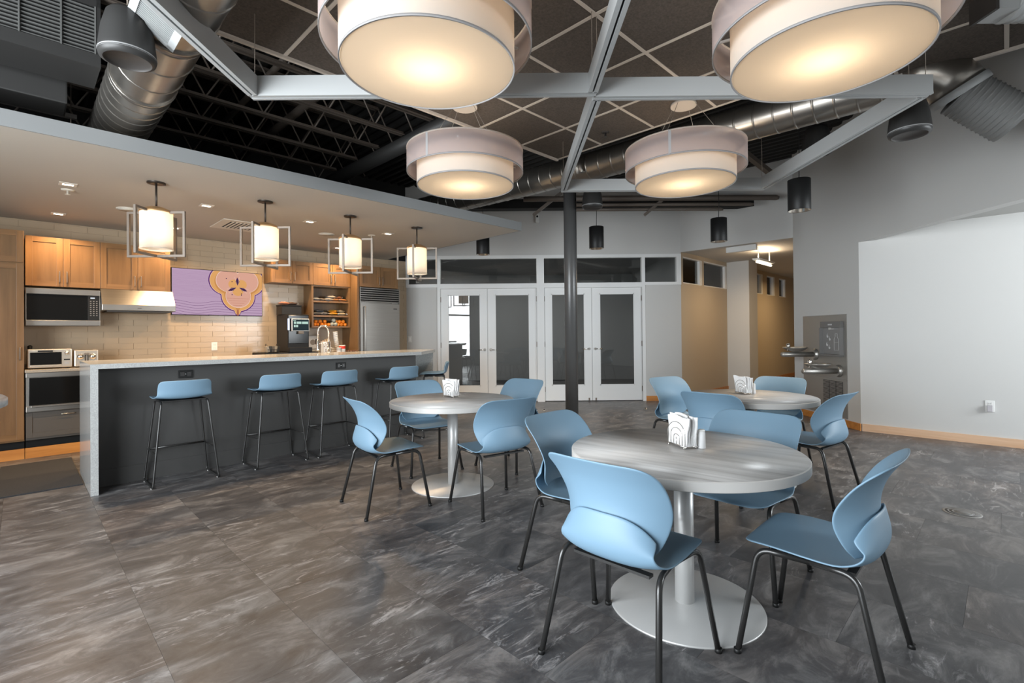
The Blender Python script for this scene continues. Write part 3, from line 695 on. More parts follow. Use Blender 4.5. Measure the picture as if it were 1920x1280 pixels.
wallcab('two-door maple wall cabinet above the refrigerator', 4.0, 4.735, 2.108, 2.46, 7.56, .54, [4.39], 'rl', M_cabd)
# fridge side panel
o = kthing('end_panel', 'tall maple end panel between snack shelves and refrigerator', 'panel', 0, 7.56); MB().box(3.962, 3.992, 0, .545, 0, 2.46).build('board', M_cabd, o)
# microwave
t = kthing('microwave', 'built-in steel microwave with black glass door on the tiled wall', 'microwave', 0, 7.72)
MB().box(.062, .704, .012, .385, 1.44, 1.868).build('body', M_steel, t)
b = MB(); b.box(.062, .704, -.012, .012, 1.80, 1.866, .004); b.box(.062, .704, -.012, .012, 1.442, 1.505, .004); b.box(.062, .07, -.004, .012, 1.50, 1.805); b.box(.697, .704, -.004, .012, 1.50, 1.805); b.build('trim', M_steel, t)
MB().box(.07, .59, -.004, .012, 1.507, 1.80, .002).build('glass_door', M_glassb, t)
p_ = MB().box(.592, .697, -.004, .012, 1.507, 1.80, .002).build('control_panel', M_bpl, t)
b = MB()
for r in range(8):
    for c in range(3): b.box(.60+.028*c+.01, .60+.028*c+.024, -.0052, -.003, 1.56+.024*r, 1.56+.024*r+.010)
b.build('button_print', mat('grey_print', (.20, .19, .18), .6), p_); MB().box(.615, .655, -.0052, -.003, 1.765, 1.779).build('display', emis('clock_display', (.75, .8, .85), .8), p_)
# hood
t = kthing('range_hood', 'sloping stainless range hood under the wall cabinets', 'range hood', 0, 7.60)
b = MB(); b.add([(.712, .17, 1.893), (1.445, .17, 1.893), (1.445, 0, 1.70), (.712, 0, 1.70), (.712, .5, 1.893), (1.445, .5, 1.893), (1.445, .5, 1.70), (.712, .5, 1.70)], [(0, 3, 2, 1), (0, 1, 5, 4), (3, 7, 6, 2), (0, 4, 7, 3), (1, 2, 6, 5), (4, 5, 6, 7)]).build('canopy', M_steel, t)
MB().box(.710, 1.447, -.006, .5, 1.628, 1.70, .004).build('front_band', M_steel, t); MB().box(.76, 1.40, .03, .48, 1.612, 1.63).build('filter', M_dduct, t)
MB().box(1.05, 1.09, -.008, -.005, 1.657, 1.664).build('badge', M_grille, t)
# wall screen
t = kthing('wall_screen', 'wide wall screen showing a lilac and orange flower picture', 'television', 1.482, 8.045)
SWD, SHT, SZ = 1.168, .652, 1.602
MB().box(0, SWD, .002, .05, SZ, SZ+SHT, .004).build('bezel', M_bpl, t)
def flat(rgb, s=.74):                                # picture colour given as display RGB 0..255
    c = [((q/255+.055)/1.055)**2.4 if q > 10 else q/255/12.92 for q in rgb]; return emis('screen_%d_%d_%d' % tuple(rgb), c, s)
b = MB(); mats_ = [flat(q) for q in ((190, 161, 188), (118, 84, 122), (88, 38, 110), (240, 205, 190), (226, 168, 104), (206, 146, 88), (222, 168, 148), (70, 44, 82), (150, 110, 150), (176, 110, 80))]
mg = .008; X0, X1, Z0, Z1 = mg, SWD-mg, SZ+mg, SZ+SHT-mg; lay = [0]
def poly(pts, mi):
    lay[0] += .00012; y = -lay[0]; vs = [(min(max(x, X0), X1), y, min(max(z, Z0), Z1)) for x, z in pts]; b.k = mi; b.add(vs, [tuple(range(len(vs)))])
def fan(cx, cz, R, mi, sc=1.0):
    lay[0] += .00012; y = -lay[0]; n = len(R); b.k = mi
    vs = [(min(max(cx, X0), X1), y, min(max(cz, Z0), Z1))]+[(min(max(cx+R[k]*sc*math.cos(2*PI*k/n), X0), X1), y, min(max(cz+R[k]*sc*math.sin(2*PI*k/n), Z0), Z1)) for k in range(n)]
    b.add(vs, [(0, 1+k, 1+(k+1) % n) for k in range(n)])
def ribbon(pts, w, mi):
    lay[0] += .00012; y = -lay[0]; b.k = mi; vs = []
    for x, z in pts: vs += [(min(max(x, X0), X1), y, z-w/2), (min(max(x, X0), X1), y, z+w/2)]
    b.add(vs, [(2*i, 2*i+2, 2*i+3, 2*i+1) for i in range(len(pts)-1)])
poly([(X0, Z0), (X1, Z0), (X1, Z1), (X0, Z1)], 0)
for k in range(24):                                   # fine lines above, wavy lines below
    z = SZ+SHT*(.40+.0235*k); ribbon([(X0+(X1-X0)*i/24, z+.003*math.sin(i*.8+k)) for i in range(25)], .0013, 8)
for k in range(6):
    ribbon([(X0+(X1-X0)*i/60, max(Z0, SZ+SHT*(.31-.055*k)+.019*math.cos(i*.205)*math.exp(-(max(0, i-22)/14)**2)-.012)) for i in range(61)], .0042, 1)
cx, cz = .705*SWD, SZ+.655*SHT
def lobes(th, a, bq, low):
    best = .05
    for (ox, oz, r_) in ((-a, .085, bq), (a*1.0, .085, bq), (.01, -.135, low)):
        dx, dz = math.cos(th), math.sin(th); p = ox*dx+oz*dz; q = ox*ox+oz*oz-r_*r_; ds = p*p-q
        if ds > 0: best = max(best, p+math.sqrt(ds))
    return best
NN = 96; ths = [2*PI*k/NN for k in range(NN)]
R0 = [lobes(th, .165, .215, .235)+(.05 if abs(th-1.5*PI) < .07 else 0) for th in ths]; R1 = [r-.014 for r in R0]; R2 = [r-.020 for r in R0]; R3 = [r*.80 for r in R0]; R4 = [lobes(th, .12, .16, .165) for th in ths]
fan(cx, cz, R0, 2); fan(cx, cz, R1, 3); fan(cx, cz, R2, 4); fan(cx, cz, R3, 5); fan(cx, cz, [r+.008 for r in R4], 3); fan(cx, cz, R4, 6); fan(cx, cz, [r*.55 for r in R4], 4, .8)
for k in range(4): ribbon([(cx-.15+.03*k+(.30-.06*k)*i/8, cz-.17-.034*k) for i in range(9)], .003, 9)
poly([(cx-.014, Z0), (cx+.014, Z0), (cx+.012, cz-.335), (cx-.012, cz-.335)], 9)
for a_ in (92, 206, -24):
    th = math.radians(a_); d_ = (math.cos(th), math.sin(th)); p_ = (-d_[1], d_[0])
    poly([(cx+d_[0]*.02, cz+d_[1]*.02), (cx+d_[0]*.08+p_[0]*.026, cz+d_[1]*.08+p_[1]*.026), (cx+d_[0]*.145, cz+d_[1]*.145), (cx+d_[0]*.08-p_[0]*.026, cz+d_[1]*.08-p_[1]*.026)], 7)
    for w_ in (.35, -.35):
        th2 = th+w_*.6; poly([(cx, cz), (cx+math.cos(th2)*.15, cz+math.sin(th2)*.15), (cx+math.cos(th2+.03)*.15, cz+math.sin(th2+.03)*.15)], 3)
for ox, oz in ((-.15, .115), (-.075, .075), (-.075, -.115), (.05, -.10), (.05, -.12)): poly([(cx+ox+.008*math.cos(q), cz+oz+.008*math.sin(q)) for q in [k*PI/4 for k in range(8)]], 7)
b.build('picture', mats_, t)
# snack shelves
t = kthing('shelf_unit', 'open maple shelf unit holding snacks and fruit', 'shelf', 0, 7.79)
b = MB(); b.box(3.30, 3.330, 0, .315, 1.43, 2.108).box(3.925, 3.958, 0, .315, 1.43, 2.108).build('side_panel', M_cabd, t); MB().box(3.33, 3.925, .295, .315, 1.43, 2.108).build('back_panel', M_cabd, t)
for z0, z1 in ((1.430, 1.452), (1.602, 1.630), (1.835, 1.862), (2.085, 2.108)): MB().box(3.33, 3.925, .004, .30, z0, z1).build('shelf_board', M_cabh, t)
def snack(u, v, z, w, d, h, rz, col, i, label, tilt=0):
    """a pillow-shaped crisp packet with crimped ends"""
    bm = MB(); nx, ny = 10, 7; vs = []
    for s_ in (1, -1):
        for j in range(ny):
            for k in range(nx):
                x, y = k/(nx-1)*2-1, j/(ny-1)*2-1; t_ = max(0, (1-abs(x)**3)*(1-abs(y)**2.5))
                vs.append((x*w/2, y*d/2, h/2+s_*h/2*t_**.6+.004*math.sin(x*9+i)*t_))
    q = nx*ny; fs = []
    for s_ in (0, 1):
        for j in range(ny-1):
            for k in range(nx-1): a_ = s_*q+j*nx+k; fs.append((a_, a_+1, a_+nx+1, a_+nx))
    bm.add(vs, fs, True)
    t = thing('snack_packet', label, 'snack', (*xy(u, v), z), R45+rz, 'snack packets'); t.rotation_euler = (tilt, 0, R45+rz)
    bm.build('foil', mat('foil_%02d%02d%02d' % tuple(int(c*99) for c in col), col, .28, .35), t)
    cb = MB(); cb.box(-w/2-.012, -w/2+.01, -d/2, d/2, h/2-.002, h/2+.002).box(w/2-.01, w/2+.012, -d/2, d/2, h/2-.002, h/2+.002).build('crimped_end', mat('foil_silver', (.6, .58, .55), .25, .8), t)
    pb = MB().lathe([(.0, h*.985), (min(w, d)*.22, h*.975), (min(w, d)*.24, h*.93)], 14); pb.build('printed_label', mat('foil_print_%d' % (i % 4), ((.75, .70, .62), (.55, .30, .12), (.2, .2, .22), (.8, .45, .08))[i % 4], .5), t)
S1 = ((3.40, 7.88, 1.862, .13, .15, .05, .2, (.30, .32, .34)), (3.50, 7.90, 1.862, .14, .14, .045, -.3, (.22, .20, .19)), (3.61, 7.87, 1.862, .13, .15, .05, .4, (.42, .40, .38)), (3.72, 7.89, 1.862, .14, .14, .05, -.2, (.35, .18, .09)), (3.84, 7.88, 1.862, .13, .14, .05, .15, (.42, .20, .08)), (3.66, 7.9, 1.912, .15, .14, .045, .1, (.50, .46, .42)), (3.79, 7.92, 1.915, .14, .12, .04, -.3, (.30, .14, .08)))
wd_ = ('leftmost', 'second from left', 'third from left', 'fourth from left', 'rightmost')
for i, q in enumerate(S1): snack(*q[:7], q[7], i, (wd_[i]+' packet in the bottom layer on the top snack shelf') if i < 5 else ('pale' if i == 5 else 'brown')+' packet lying on others on the top snack shelf')
S2 = ((3.40, 7.88, 1.63, .14, .15, .05, .1, (.10, .11, .13)), (3.53, 7.89, 1.63, .14, .15, .055, -.2, (.14, .15, .17)), (3.68, 7.87, 1.63, .14, .15, .05, .3, (.62, .30, .04)), (3.83, 7.88, 1.63, .14, .15, .05, -.1, (.48, .42, .30)), (3.47, 7.91, 1.682, .15, .13, .04, .2, (.17, .18, .20)), (3.70, 7.91, 1.682, .15, .13, .045, -.35, (.70, .38, .05)), (3.82, 7.9, 1.684, .13, .13, .04, .4, (.55, .50, .38)))
for i, q in enumerate(S2): snack(*q[:7], q[7], i+1, (('dark leftmost', 'dark second', 'orange', 'tan rightmost')[i]+' packet in the bottom layer on the middle snack shelf') if i < 4 else ('grey', 'orange', 'tan')[i-4]+' packet lying on others on the middle snack shelf')
M_stem = mat('fruit_stem', (.10, .16, .04), .6)
def fruit(u, v, z, r, m_, name, cat, label, grp):
    t = thing(name, label, cat, (*xy(u, v), z), random.random()*6, grp)
    MB().lathe([(0, 0), (r*.45, r*.10), (r*.85, r*.45), (r, r*.95), (r*.86, r*1.45), (r*.5, r*1.78), (r*.12, r*1.86), (0, r*1.82)], 18).build('flesh', m_, t); MB().cyl((0, 0, r*1.80), r*.10, r*.12, 8).build('stem', M_stem, t)
pos = [(3.375, 0), (3.43, .0), (3.495, 0), (3.555, 0), (3.605, 0), (3.40, 1), (3.465, 1), (3.55, 1)]
for i, (u, k) in enumerate(pos): fruit(u, 7.855+.02*(i % 2), 1.452+.048*k, .0315, M_orange, 'orange', 'fruit', ('leftmost', 'second', 'third', 'fourth', 'last')[i]+' orange in the bottom row of the left fruit pile' if k == 0 else ('left', 'middle', 'right')[i-5]+' orange on top of the left fruit pile', 'oranges on the shelf')
for i, (u, k) in enumerate(((3.765, 0), (3.83, 0), (3.89, 0), (3.80, 1), (3.855, 1), (3.745, 1))): fruit(u, 7.855+.02*(i % 2), 1.452+.048*k, .0315, M_orange, 'orange', 'fruit', ('left', 'middle', 'right')[i % 3]+' orange in the '+('bottom row' if k == 0 else 'top row')+' of the right fruit pile', 'oranges on the shelf')
for i, (u, k) in enumerate(((3.655, 0), (3.715, 0), (3.685, 1))): fruit(u, 7.84, 1.452+.062*k, .036, M_apple, 'grey_green_fruit', 'fruit', ('left lower', 'right lower', 'topmost')[i]+' greyish fruit between the two orange piles', 'greyish fruit')
# refrigerator
t = kthing('refrigerator', 'tall stainless refrigerator with a louvred top grille', 'refrigerator', 4.0, 7.545)
MB().box(0, .757, .03, .56, .0, 2.10).build('body', M_steel, t); MB().box(.006, .752, 0, .03, .10, 1.838, .004).build('door', M_steel, t)
dr = t.children[-1]; handle(dr, .075, 0, 1.30, .95, True, M_steel).scale = (2.0, 1.6, 1); MB().box(.63, .70, -.003, 0, 1.745, 1.757).build('badge', M_bpl, dr)
MB().box(.012, .745, .012, .03, 1.855, 2.098).build('grille_backing', M_black, t); sl = None
for k in range(7):
    if sl is None: sl = MB().box(.012, .745, .0, .02, 1.856, 1.872, .003).build('grille_slat', M_steel, t)
    else: copy_child(sl, t, (0, 0, .0368*k))
for x in (0, .745): MB().box(x, x+.012, 0, .03, 1.84, 2.10).build('grille_side', M_steel, t)
MB().box(.60, .72, -.008, 0, 1.838, 1.848).build('hinge', M_chrome, t)

# bar counter
bar = kthing('bar_counter', 'long charcoal bar with a grey stone top and waterfall end', 'bar', 0, 0)
b = MB(); b.prism([(.472, 5.585), (3.76, 5.585), (3.76, 6.22), (.472, 6.22)], 0, 1.04).build('body', M_char, bar)
MB().box(.474, 3.73, 5.580, 5.586, .0, .148).build('kick_panel', M_char, bar)
b = MB(); b.prism([(.42, 5.312), (3.68, 5.332), (4.37, 5.985), (4.37, 6.285), (.42, 6.285)], 1.04, 1.08).build('stone_top', M_quartz, bar)
MB().box(.42, .471, 5.314, 6.283, 0, 1.04).build('waterfall_end', M_quartz, bar)
MB().box(3.762, 4.36, 6.02, 6.06, 0, 1.04).build('end_panel', M_quartz, bar)
for k, u in enumerate((1.142, 2.709)):
    t = kthing('bar_outlet', ('black power outlet on the bar front above the first stool', 'black power outlet on the bar front above the third stool')[k], 'outlet', u, 5.582, .943, 'black bar outlets')
    MB().box(-.06, .06, -.008, 0, -.038, .038, .003).build('cover_plate', M_bpl, t)
    b = MB()
    for s_ in (-1, 1): b.box(s_*.028-.018, s_*.028+.018, -.0105, -.007, -.022, .022, .004)
    b.build('socket', mat('outlet_face', (.03, .028, .028), .3), t); MB().lathe([(0, -.0125), (.006, -.0125), (.006, -.008)], 10, ax=1).build('screw', M_chrome, t)
# faucet
t = kthing('spring_faucet', 'chrome spring-neck faucet rising behind the bar top', 'faucet', 2.83, 6.17, 1.08)
MB().lathe([(.026, 0), (.026, .012), (.016, .016), (.016, .14), (.012, .15)], 16).build('base', M_chrome, t)
path = [(0, 0, .14)]+[(-.07+.07*math.cos(a), 0, .26+.085*math.sin(a)) for a in [PI*k/14 for k in range(15)]]+[(-.14, 0, .17)]
rp = fillet(path, .01, 2); MB().tube(rp, .0065, 8).build('hose', M_steel, t)
coil = []; L_ = [0]
for i in range(1, len(rp)): L_.append(L_[-1]+(rp[i]-rp[i-1]).length)
for k in range(700):
    s_ = L_[-1]*k/699; i = max(j for j in range(len(L_)) if L_[j] <= s_+1e-9); i = min(i, len(rp)-2); q = (s_-L_[i])/max(1e-6, L_[i+1]-L_[i]); p = rp[i].lerp(rp[i+1], q); tg = (rp[i+1]-rp[i]).normalized(); nrm = Vector((0, 1, 0)); bi = tg.cross(nrm)
    a = s_/.0115*2*PI; coil.append(p+nrm*math.cos(a)*.0115+bi*math.sin(a)*.0115)
MB().tube(coil, .0028, 5).build('spring', M_chrome, t)
MB().lathe([(.011, .17), (.018, .15), (.019, .05), (.024, .035), (.020, .03)], 14, (-.14, 0, 0)).build('spray_head', M_chrome, t); MB().tube([(0, 0, .12), (-.13, 0, .12)], .005, 8).build('holder_arm', M_chrome, t); MB().tube([(.0, 0, .05), (.05, -.01, .075)], .006, 8).build('lever', M_chrome, t)
# ---- on the counter
CT = .957
t = kthing('machine_base', 'low black cabinet under the coffee machine', 'stand', 2.88, 7.72, CT); MB().box(-.39, .385, -.25, .29, .0, .10, .006).build('box', M_bpl, t); MB().box(-.38, .375, -.254, -.249, .01, .09).build('front', M_dduct, t)
t = kthing('coffee_machine', 'black coffee machine with a glowing touch screen', 'coffee machine', 2.985, 7.7, CT+.10)
MB().box(-.158, .158, -.18, .27, 0, .565, .012).build('body', M_bpl, t); MB().box(-.150, .150, -.186, -.178, .13, .55, .004).build('front', M_glassb, t)
MB().box(-.165, .17, -.27, -.18, 0, .07, .006).build('drip_tray', M_bpl, t)
h_ = MB().box(-.17, .13, .02, .24, .565, .70, .008).build('bean_hopper', mat('smoked_plastic', (.022, .019, .016), .4, spec=.2), t); MB().box(-.175, .135, .015, .245, .70, .715, .004).build('lid', M_bpl, h_)
s_ = MB().box(-.118, .142, -.235, -.205, .31, .50, .008).build('touch_screen', M_silver, t); MB().box(-.106, .130, -.238, -.233, .322, .488).build('display', emis('coffee_screen', (.02, .03, .035), 1), s_)
b = MB()
for x0, x1, z0, z1 in ((-.09, -.06, .42, .455), (-.05, .02, .42, .455), (.03, .12, .42, .455), (-.09, -.065, .372, .405), (-.058, -.03, .372, .405)): b.box(x0, x1, -.240, -.237, z0, z1)
b.box(-.10, -.06, -.24, -.237, .467, .474); b.build('icons', emis('coffee_icons', (.45, .62, .55), .9), s_)
MB().box(-.155, -.135, -.19, -.175, .33, .50).build('light_strip', emis('cool_strip', (.7, .8, 1), 2.2), t)
MB().box(-.02, .06, -.232, -.19, .27, .31, .006).build('spout', M_nickel, t)
for i, (x, y, col, lb) in enumerate(((-.10, .12, (.50, .22, .15), 'reddish'), (.03, .14, (.09, .06, .05), 'dark brown'))): snack(*[2.985+x, 7.7+y], CT+.10+.716, .15, .11, .05, .3-.5*i, col, i, lb+' packet lying on top of the coffee machine')
# wire basket with tea bags
t = kthing('wire_basket', 'black wire basket of sachets left of the coffee machine', 'basket', 2.60, 7.52, CT+.10-.0)
b = MB()
for z in (.004, .05): b.tube([(-.07, -.06, z), (.07, -.06, z), (.07, .06, z), (-.07, .06, z)], .003, 6, True)
for k in range(7): x = -.07+.0233*k; b.tube([(x, -.06, .05), (x, -.06, .004), (x, .06, .004), (x, .06, .05)], .0018, 5)
for s_ in (-1, 1): b.tube(fillet([(s_*.07, -.05, .05), (s_*.078, -.03, .13), (s_*.078, .03, .13), (s_*.07, .05, .05)], .03, 4), .003, 6)
b.build('wire', M_bpl, t)
for k in range(5):
    s = MB().box(-.018, .018, -.05, .05, 0, .085, .004).build('sachet', mat('sachet_%d' % (k % 3), ((.32, .28, .22), (.03, .028, .025), (.12, .10, .08))[k % 3], .5), t, (-.055+.027*k, 0, .012)); s.rotation_euler = (0, .12*(k-2), .1*k)
# poster, caddy, cups and tins
t = kthing('notice_card', 'white card with a dark cup picture leaning on the tiles', 'card', 3.44, 8.06, CT); b = MB().box(-.10, .10, 0, .012, .0, .34).build('card', M_wpl, t); MB().lathe([(.045, 0), (.045, -.002)], 20, (-.01, .0, .235), ax=1).build('cup_print', mat('photo_grey', (.30, .27, .24), .6), b); MB().box(.03, .075, -.002, .001, .20, .285).build('dark_print', M_grille, b); MB().box(-.08, .06, -.002, .001, .12, .128).build('caption_line', M_grille, b)
t = kthing('utensil_caddy', 'white perforated metal caddy behind the faucet', 'caddy', 3.355, 7.42, CT)
b = MB().box(-.056, .056, -.05, -.046, 0, .25).box(-.056, .056, .046, .05, 0, .25).box(-.056, -.052, -.05, .05, 0, .25).box(.052, .056, -.05, .05, 0, .25).box(-.056, .056, -.05, .05, 0, .004); b.build('shell', M_wpl, t); b = MB()
rnd = random.Random(5)
for i in range(5):
    for j in range(9):
        if rnd.random() < .6: b.box(-.046+.021*i, -.046+.021*i+.012, -.0515, -.0495, .02+.025*j, .02+.025*j+(.016 if rnd.random() < .5 else .008))
b.build('perforations', M_cabd, t)
for k in range(3): MB().tube([(-.03+.03*k, 0, .01), (-.035+.033*k, .01, .27+.012*k)], .005, 6).build('stirrer', M_pine_day, t)
def cup_stack(u, v, z, h, r, tilt, label):
    t = kthing('paper_cup_stack', label, 'cups', u, v, z); t.rotation_euler = (0, tilt, R45)
    n = int(h/.035); c = None
    for k in range(n):
        if c is None: c = MB().lathe([(r*.72, 0), (r, .10), (r*1.05, .103), (r*1.05, .108), (r*.94, .106), (r*.68, .004)], 18, cap1=False).build('paper_cup', M_paper, t)
        else: copy_child(c, t, (0, 0, .033*k))
cup_stack(3.665, 7.66, CT, .36, .035, -.10, 'tall leaning stack of white paper cups')
cup_stack(3.56, 7.62, CT, .10, .034, 0, 'short stack of white paper cups left of the red tin')
def tin(u, v, r, h, m_, label):
    t = kthing('tin', label, 'tin', u, v, CT); MB().lathe([(r, 0), (r, h-.012), (r*.96, h-.01)], 22).build('body', m_, t); MB().lathe([(r*1.02, h-.012), (r*1.02, h), (r*.9, h+.002)], 22).build('lid', M_wpl, t)
    MB().lathe([(r*1.004, h*.35), (r*1.004, h*.7)], 22, cap0=False, cap1=False).build('label_band', M_paper, t)
tin(3.675, 7.52, .048, .185, mat('red_tin', (.60, .035, .02), .35), 'red tin with a pale band on the back counter')
tin(3.60, 7.48, .036, .15, mat('grey_tin', (.35, .37, .40), .35), 'grey tin left of the red tin')
t = kthing('creamer_tray', 'white tray of creamer tubs beside the refrigerator', 'tray', 3.85, 7.55, CT); b = MB().box(-.095, .095, -.06, .06, 0, .006).box(-.095, .095, -.06, -.056, 0, .07).box(-.095, .095, .056, .06, 0, .07).box(-.095, -.091, -.06, .06, 0, .07).box(.091, .095, -.06, .06, 0, .07).build('tray', M_wpl, t)
c = None
for k in range(8):
    p_ = (-.068+.045*(k % 4), -.028+.05*(k//4), .05)
    c = MB().lathe([(.015, 0), (.019, .045), (.021, .047), (.021, .05)], 12).build('tub', mat('tub_brown', (.28, .14, .09), .4), t, p_) if k == 0 else copy_child(c, t, p_)
# toaster ovens
def toaster(u, v, w, dep, h, label, two):
    t = kthing('toaster_oven', label, 'toaster', u, v, CT); body = mat('pale_steel', (.60, .55, .48), .3, .7)
    MB().box(0, w, 0, dep, .012, h, .008).build('body', body, t)
    for x in (.03, w-.03):
        for y in (.03, dep-.03): MB().cyl((x, y, 0), .012, .014, 10).build('foot', M_bpl, t)
    if not two:
        MB().box(.02, w*.76, -.008, 0, .04, h-.035, .003).build('glass_door', M_glassb, t); MB().box(.02, w*.76, -.012, 0, .028, .045, .003).build('door_trim', body, t)
        hd = MB().box(w*.22, w*.56, -.035, -.02, h-.03, h-.014, .004).box(w*.24, w*.27, -.025, 0, h-.028, h-.016).box(w*.51, w*.54, -.025, 0, h-.028, h-.016).build('handle', M_bpl, t)
        MB().box(.03, w*.74, .01, .2, .08, .084).build('rack', M_chrome, t)
        MB().lathe([(.022, 0), (.020, -.02), (0, -.021)], 18, (w*.88, 0, h-.045), ax=1).build('knob', M_chrome, t); MB().box(w*.81, w*.95, -.003, 0, .09, .105).build('display', M_bpl, t)
        for z in (.06, .045): MB().box(w*.83, w*.93, -.004, 0, z, z+.008).build('button', M_silver, t)
    else:
        for x in (w*.24, w*.76): MB().lathe([(.034, 0), (.030, -.018), (0, -.02)], 20, (x, 0, h*.62), ax=1).build('dial', M_chrome, t)
        for x in (w*.45, w*.56):
            MB().tube([(x, -.004, .04), (x, -.012, h*.75)], .005, 8).build('lever_rail', M_grille, t); MB().lathe([(.012, 0), (.012, -.03)], 12, (x, 0, h*.78), ax=1).build('lever_knob', M_nickel, t)
        MB().box(w*.2, w*.8, dep*.2, dep*.35, h-.002, h+.001).box(w*.2, w*.8, dep*.6, dep*.75, h-.002, h+.001).build('slot', M_bpl, t)
toaster(.076, 7.60, .366, .28, .22, 'steel toaster oven with a glass door at the left end of the worktop', False)
toaster(.462, 7.60, .212, .27, .20, 'steel four-slot toaster with two dials beside the toaster oven', True)
t = kthing('pepper_pot', 'small black pot behind the toaster oven', 'pot', .10, 8.0, CT); MB().lathe([(.024, 0), (.026, .2), (.02, .21), (.022, .25), (.01, .262)], 14).build('body', M_bpl, t)
# wall plates
def plate(name, label, cat, loc, rotz, w, h, kind):
    t = thing(name, label, cat, loc, rotz); MB().box(-w/2, w/2, -.007, 0, -h/2, h/2, .003).build('cover_plate', M_wpl, t)
    if kind == 'outlet':
        for s_ in (-1, 1):
            o_ = MB().box(-.017, .017, -.0095, -.006, s_*.026-.015, s_*.026+.015, .004).build('socket', M_wpl, t); MB().box(-.008, -.005, -.0105, -.009, s_*.026-.003, s_*.026+.007).box(.005, .008, -.0105, -.009, s_*.026-.003, s_*.026+.007).build('slot', M_grille, o_)
    elif kind == 'switch': MB().box(-.017, .017, -.012, -.006, -.034, .034, .003).build('rocker', mat('bright_white', (.85, .85, .84), .35), t)
    elif kind == 'charger':
        MB().box(-.022, .022, -.045, -.006, -.058, .012, .004).build('plug_adapter', mat('lavender_grey', (.45, .43, .45), .45), t); o_ = MB().box(-.017, .017, -.0095, -.006, .015, .045, .004).build('socket', M_wpl, t); MB().box(-.008, -.005, -.0105, -.009, .025, .038).box(.005, .008, -.0105, -.009, .025, .038).build('slot', M_grille, o_)
plate('wall_outlet', 'white outlet on the cream tiles under the wall screen', 'outlet', (*xy(2.012, 8.102), 1.16), R45, .075, .118, 'outlet')
plate('light_switch', 'white light switch on the grey wall right of the refrigerator', 'switch', (-1.955, 9.449, 1.215), 0, .075, .118, 'switch')
plate('wall_outlet', 'white outlet with a grey plug low on the right wall', 'outlet', (*xy(7.741, .142), .435), -R45, .080, .13, 'charger')
# security camera, floor plates
t = thing('wall_sensor', 'small white sensor on the far wall above the doors', 'sensor', (.50, 9.449, 3.50)); MB().box(-.035, .035, -.05, 0, -.09, .09, .015).build('housing', M_wpl, t); MB().lathe([(.02, -.052), (.012, -.056)], 14, (0, 0, .03), ax=1).build('lens', M_bpl, t)
t = thing('floor_box', 'round metal floor box cover in the grey floor at right', 'floor box', (3.185, 3.521, 0)); MB().lathe([(.108, 0), (.108, .002), (.096, .004)], 36).build('rim', mat('dull_zinc', (.24, .235, .225), .5, .3), t); MB().lathe([(.094, .004), (.0, .0045)], 36).build('cover', mat('grey_lid', (.13, .125, .12), .5), t)
for r in (.05, .075): MB().lathe([(r-.004, .0045), (r+.004, .0052)], 32, cap0=False, cap1=False).build('groove_ring', MATS['dull_zinc'], t)
for i, (x, y) in enumerate(((.40, 8.33), (.53, 8.33), (2.25, 8.40))):
    t = thing('floor_stop', ('left', 'right')[i]+' of a pair of small chrome door stops on the floor before the left doors' if i < 2 else 'small chrome door stop on the floor before the right doors', 'door stop', (x, y, 0)); MB().lathe([(.03, 0), (.028, .01), (.016, .014), (.014, .03), (.0, .032)], 16).build('dome', M_chrome, t)

# floor mat
t = kthing('floor_mat', 'charcoal rubber floor mat at the left end of the bar', 'mat', .145, 6.48); MB().box(-.27, .265, -.69, .69, 0, .012, .004).build('mat', M_mat, t)

# ---- kitchen ceiling fittings
M_sq = emis('square_led', (1, .86, .66), 6)
def downlight(u, v, n):
    t = kthing('square_downlight', n, 'lamp', u, v, 2.69, 'square recessed downlights')
    MB().box(-.062, .062, -.062, .062, -.005, 0, .002).build('trim', mat('warm_trim', (.62, .57, .50), .4), t); MB().box(-.038, .038, -.022, .022, -.0065, -.005).build('lens', M_sq, t)
    spot((0, 0, -.02), 84, WARM, 2.5, .8, .05, t)
for j, v in enumerate((5.99, 7.49)):
    for i, u in enumerate((.325, 1.42, 2.52, 3.6)):
        downlight(u, v, ('first', 'second', 'third', 'fourth')[i]+' square downlight from the left in the '+('row nearer the bar' if j == 0 else 'row nearer the cabinets'))
M_lid = mat('cream_lid', (.60, .55, .47), .5)
for u, v, lb in ((.85, 6.72, 'round cream ceiling speaker left of the first cage pendant'), (3.0, 6.58, 'round cream ceiling speaker left of the third cage pendant')):
    t = kthing('ceiling_speaker', lb, 'speaker', u, v, 2.69, 'round ceiling speakers'); MB().lathe([(.105, 0), (.105, -.006), (.095, -.010)], 32, cap0=False).build('rim', M_lid, t); MB().lathe([(.093, -.0105), (.0, -.012)], 32).build('grille', M_lid, t)
for u, v, lb in ((.335, 6.22, 'white sprinkler head at the left of the kitchen ceiling'), (3.49, 6.24, 'white sprinkler head right of the third cage pendant')): sprinkler(*xy(u, v), 2.69, lb, M_lid, 1.3)
t = kthing('ceiling_diffuser', 'square louvred air diffuser in the kitchen ceiling', 'vent', 2.02, 6.80, 2.69)
b = MB(); b.box(-.30, .30, -.30, -.20, -.008, 0).box(-.30, .30, .20, .30, -.008, 0).box(-.30, -.20, -.2, .2, -.008, 0).box(.20, .30, -.2, .2, -.008, 0).build('frame', M_lid, t); MB().box(-.2, .2, -.2, .2, -.002, -.001).build('backing', M_grille, t); sl = None
for k in range(9):
    if sl is None: sl = MB().bar((-.17, -.2, -.010), (-.17, .2, -.010), .022, .004).build('vane', M_lid, t)
    else: copy_child(sl, t, (.0425*k, 0, 0))
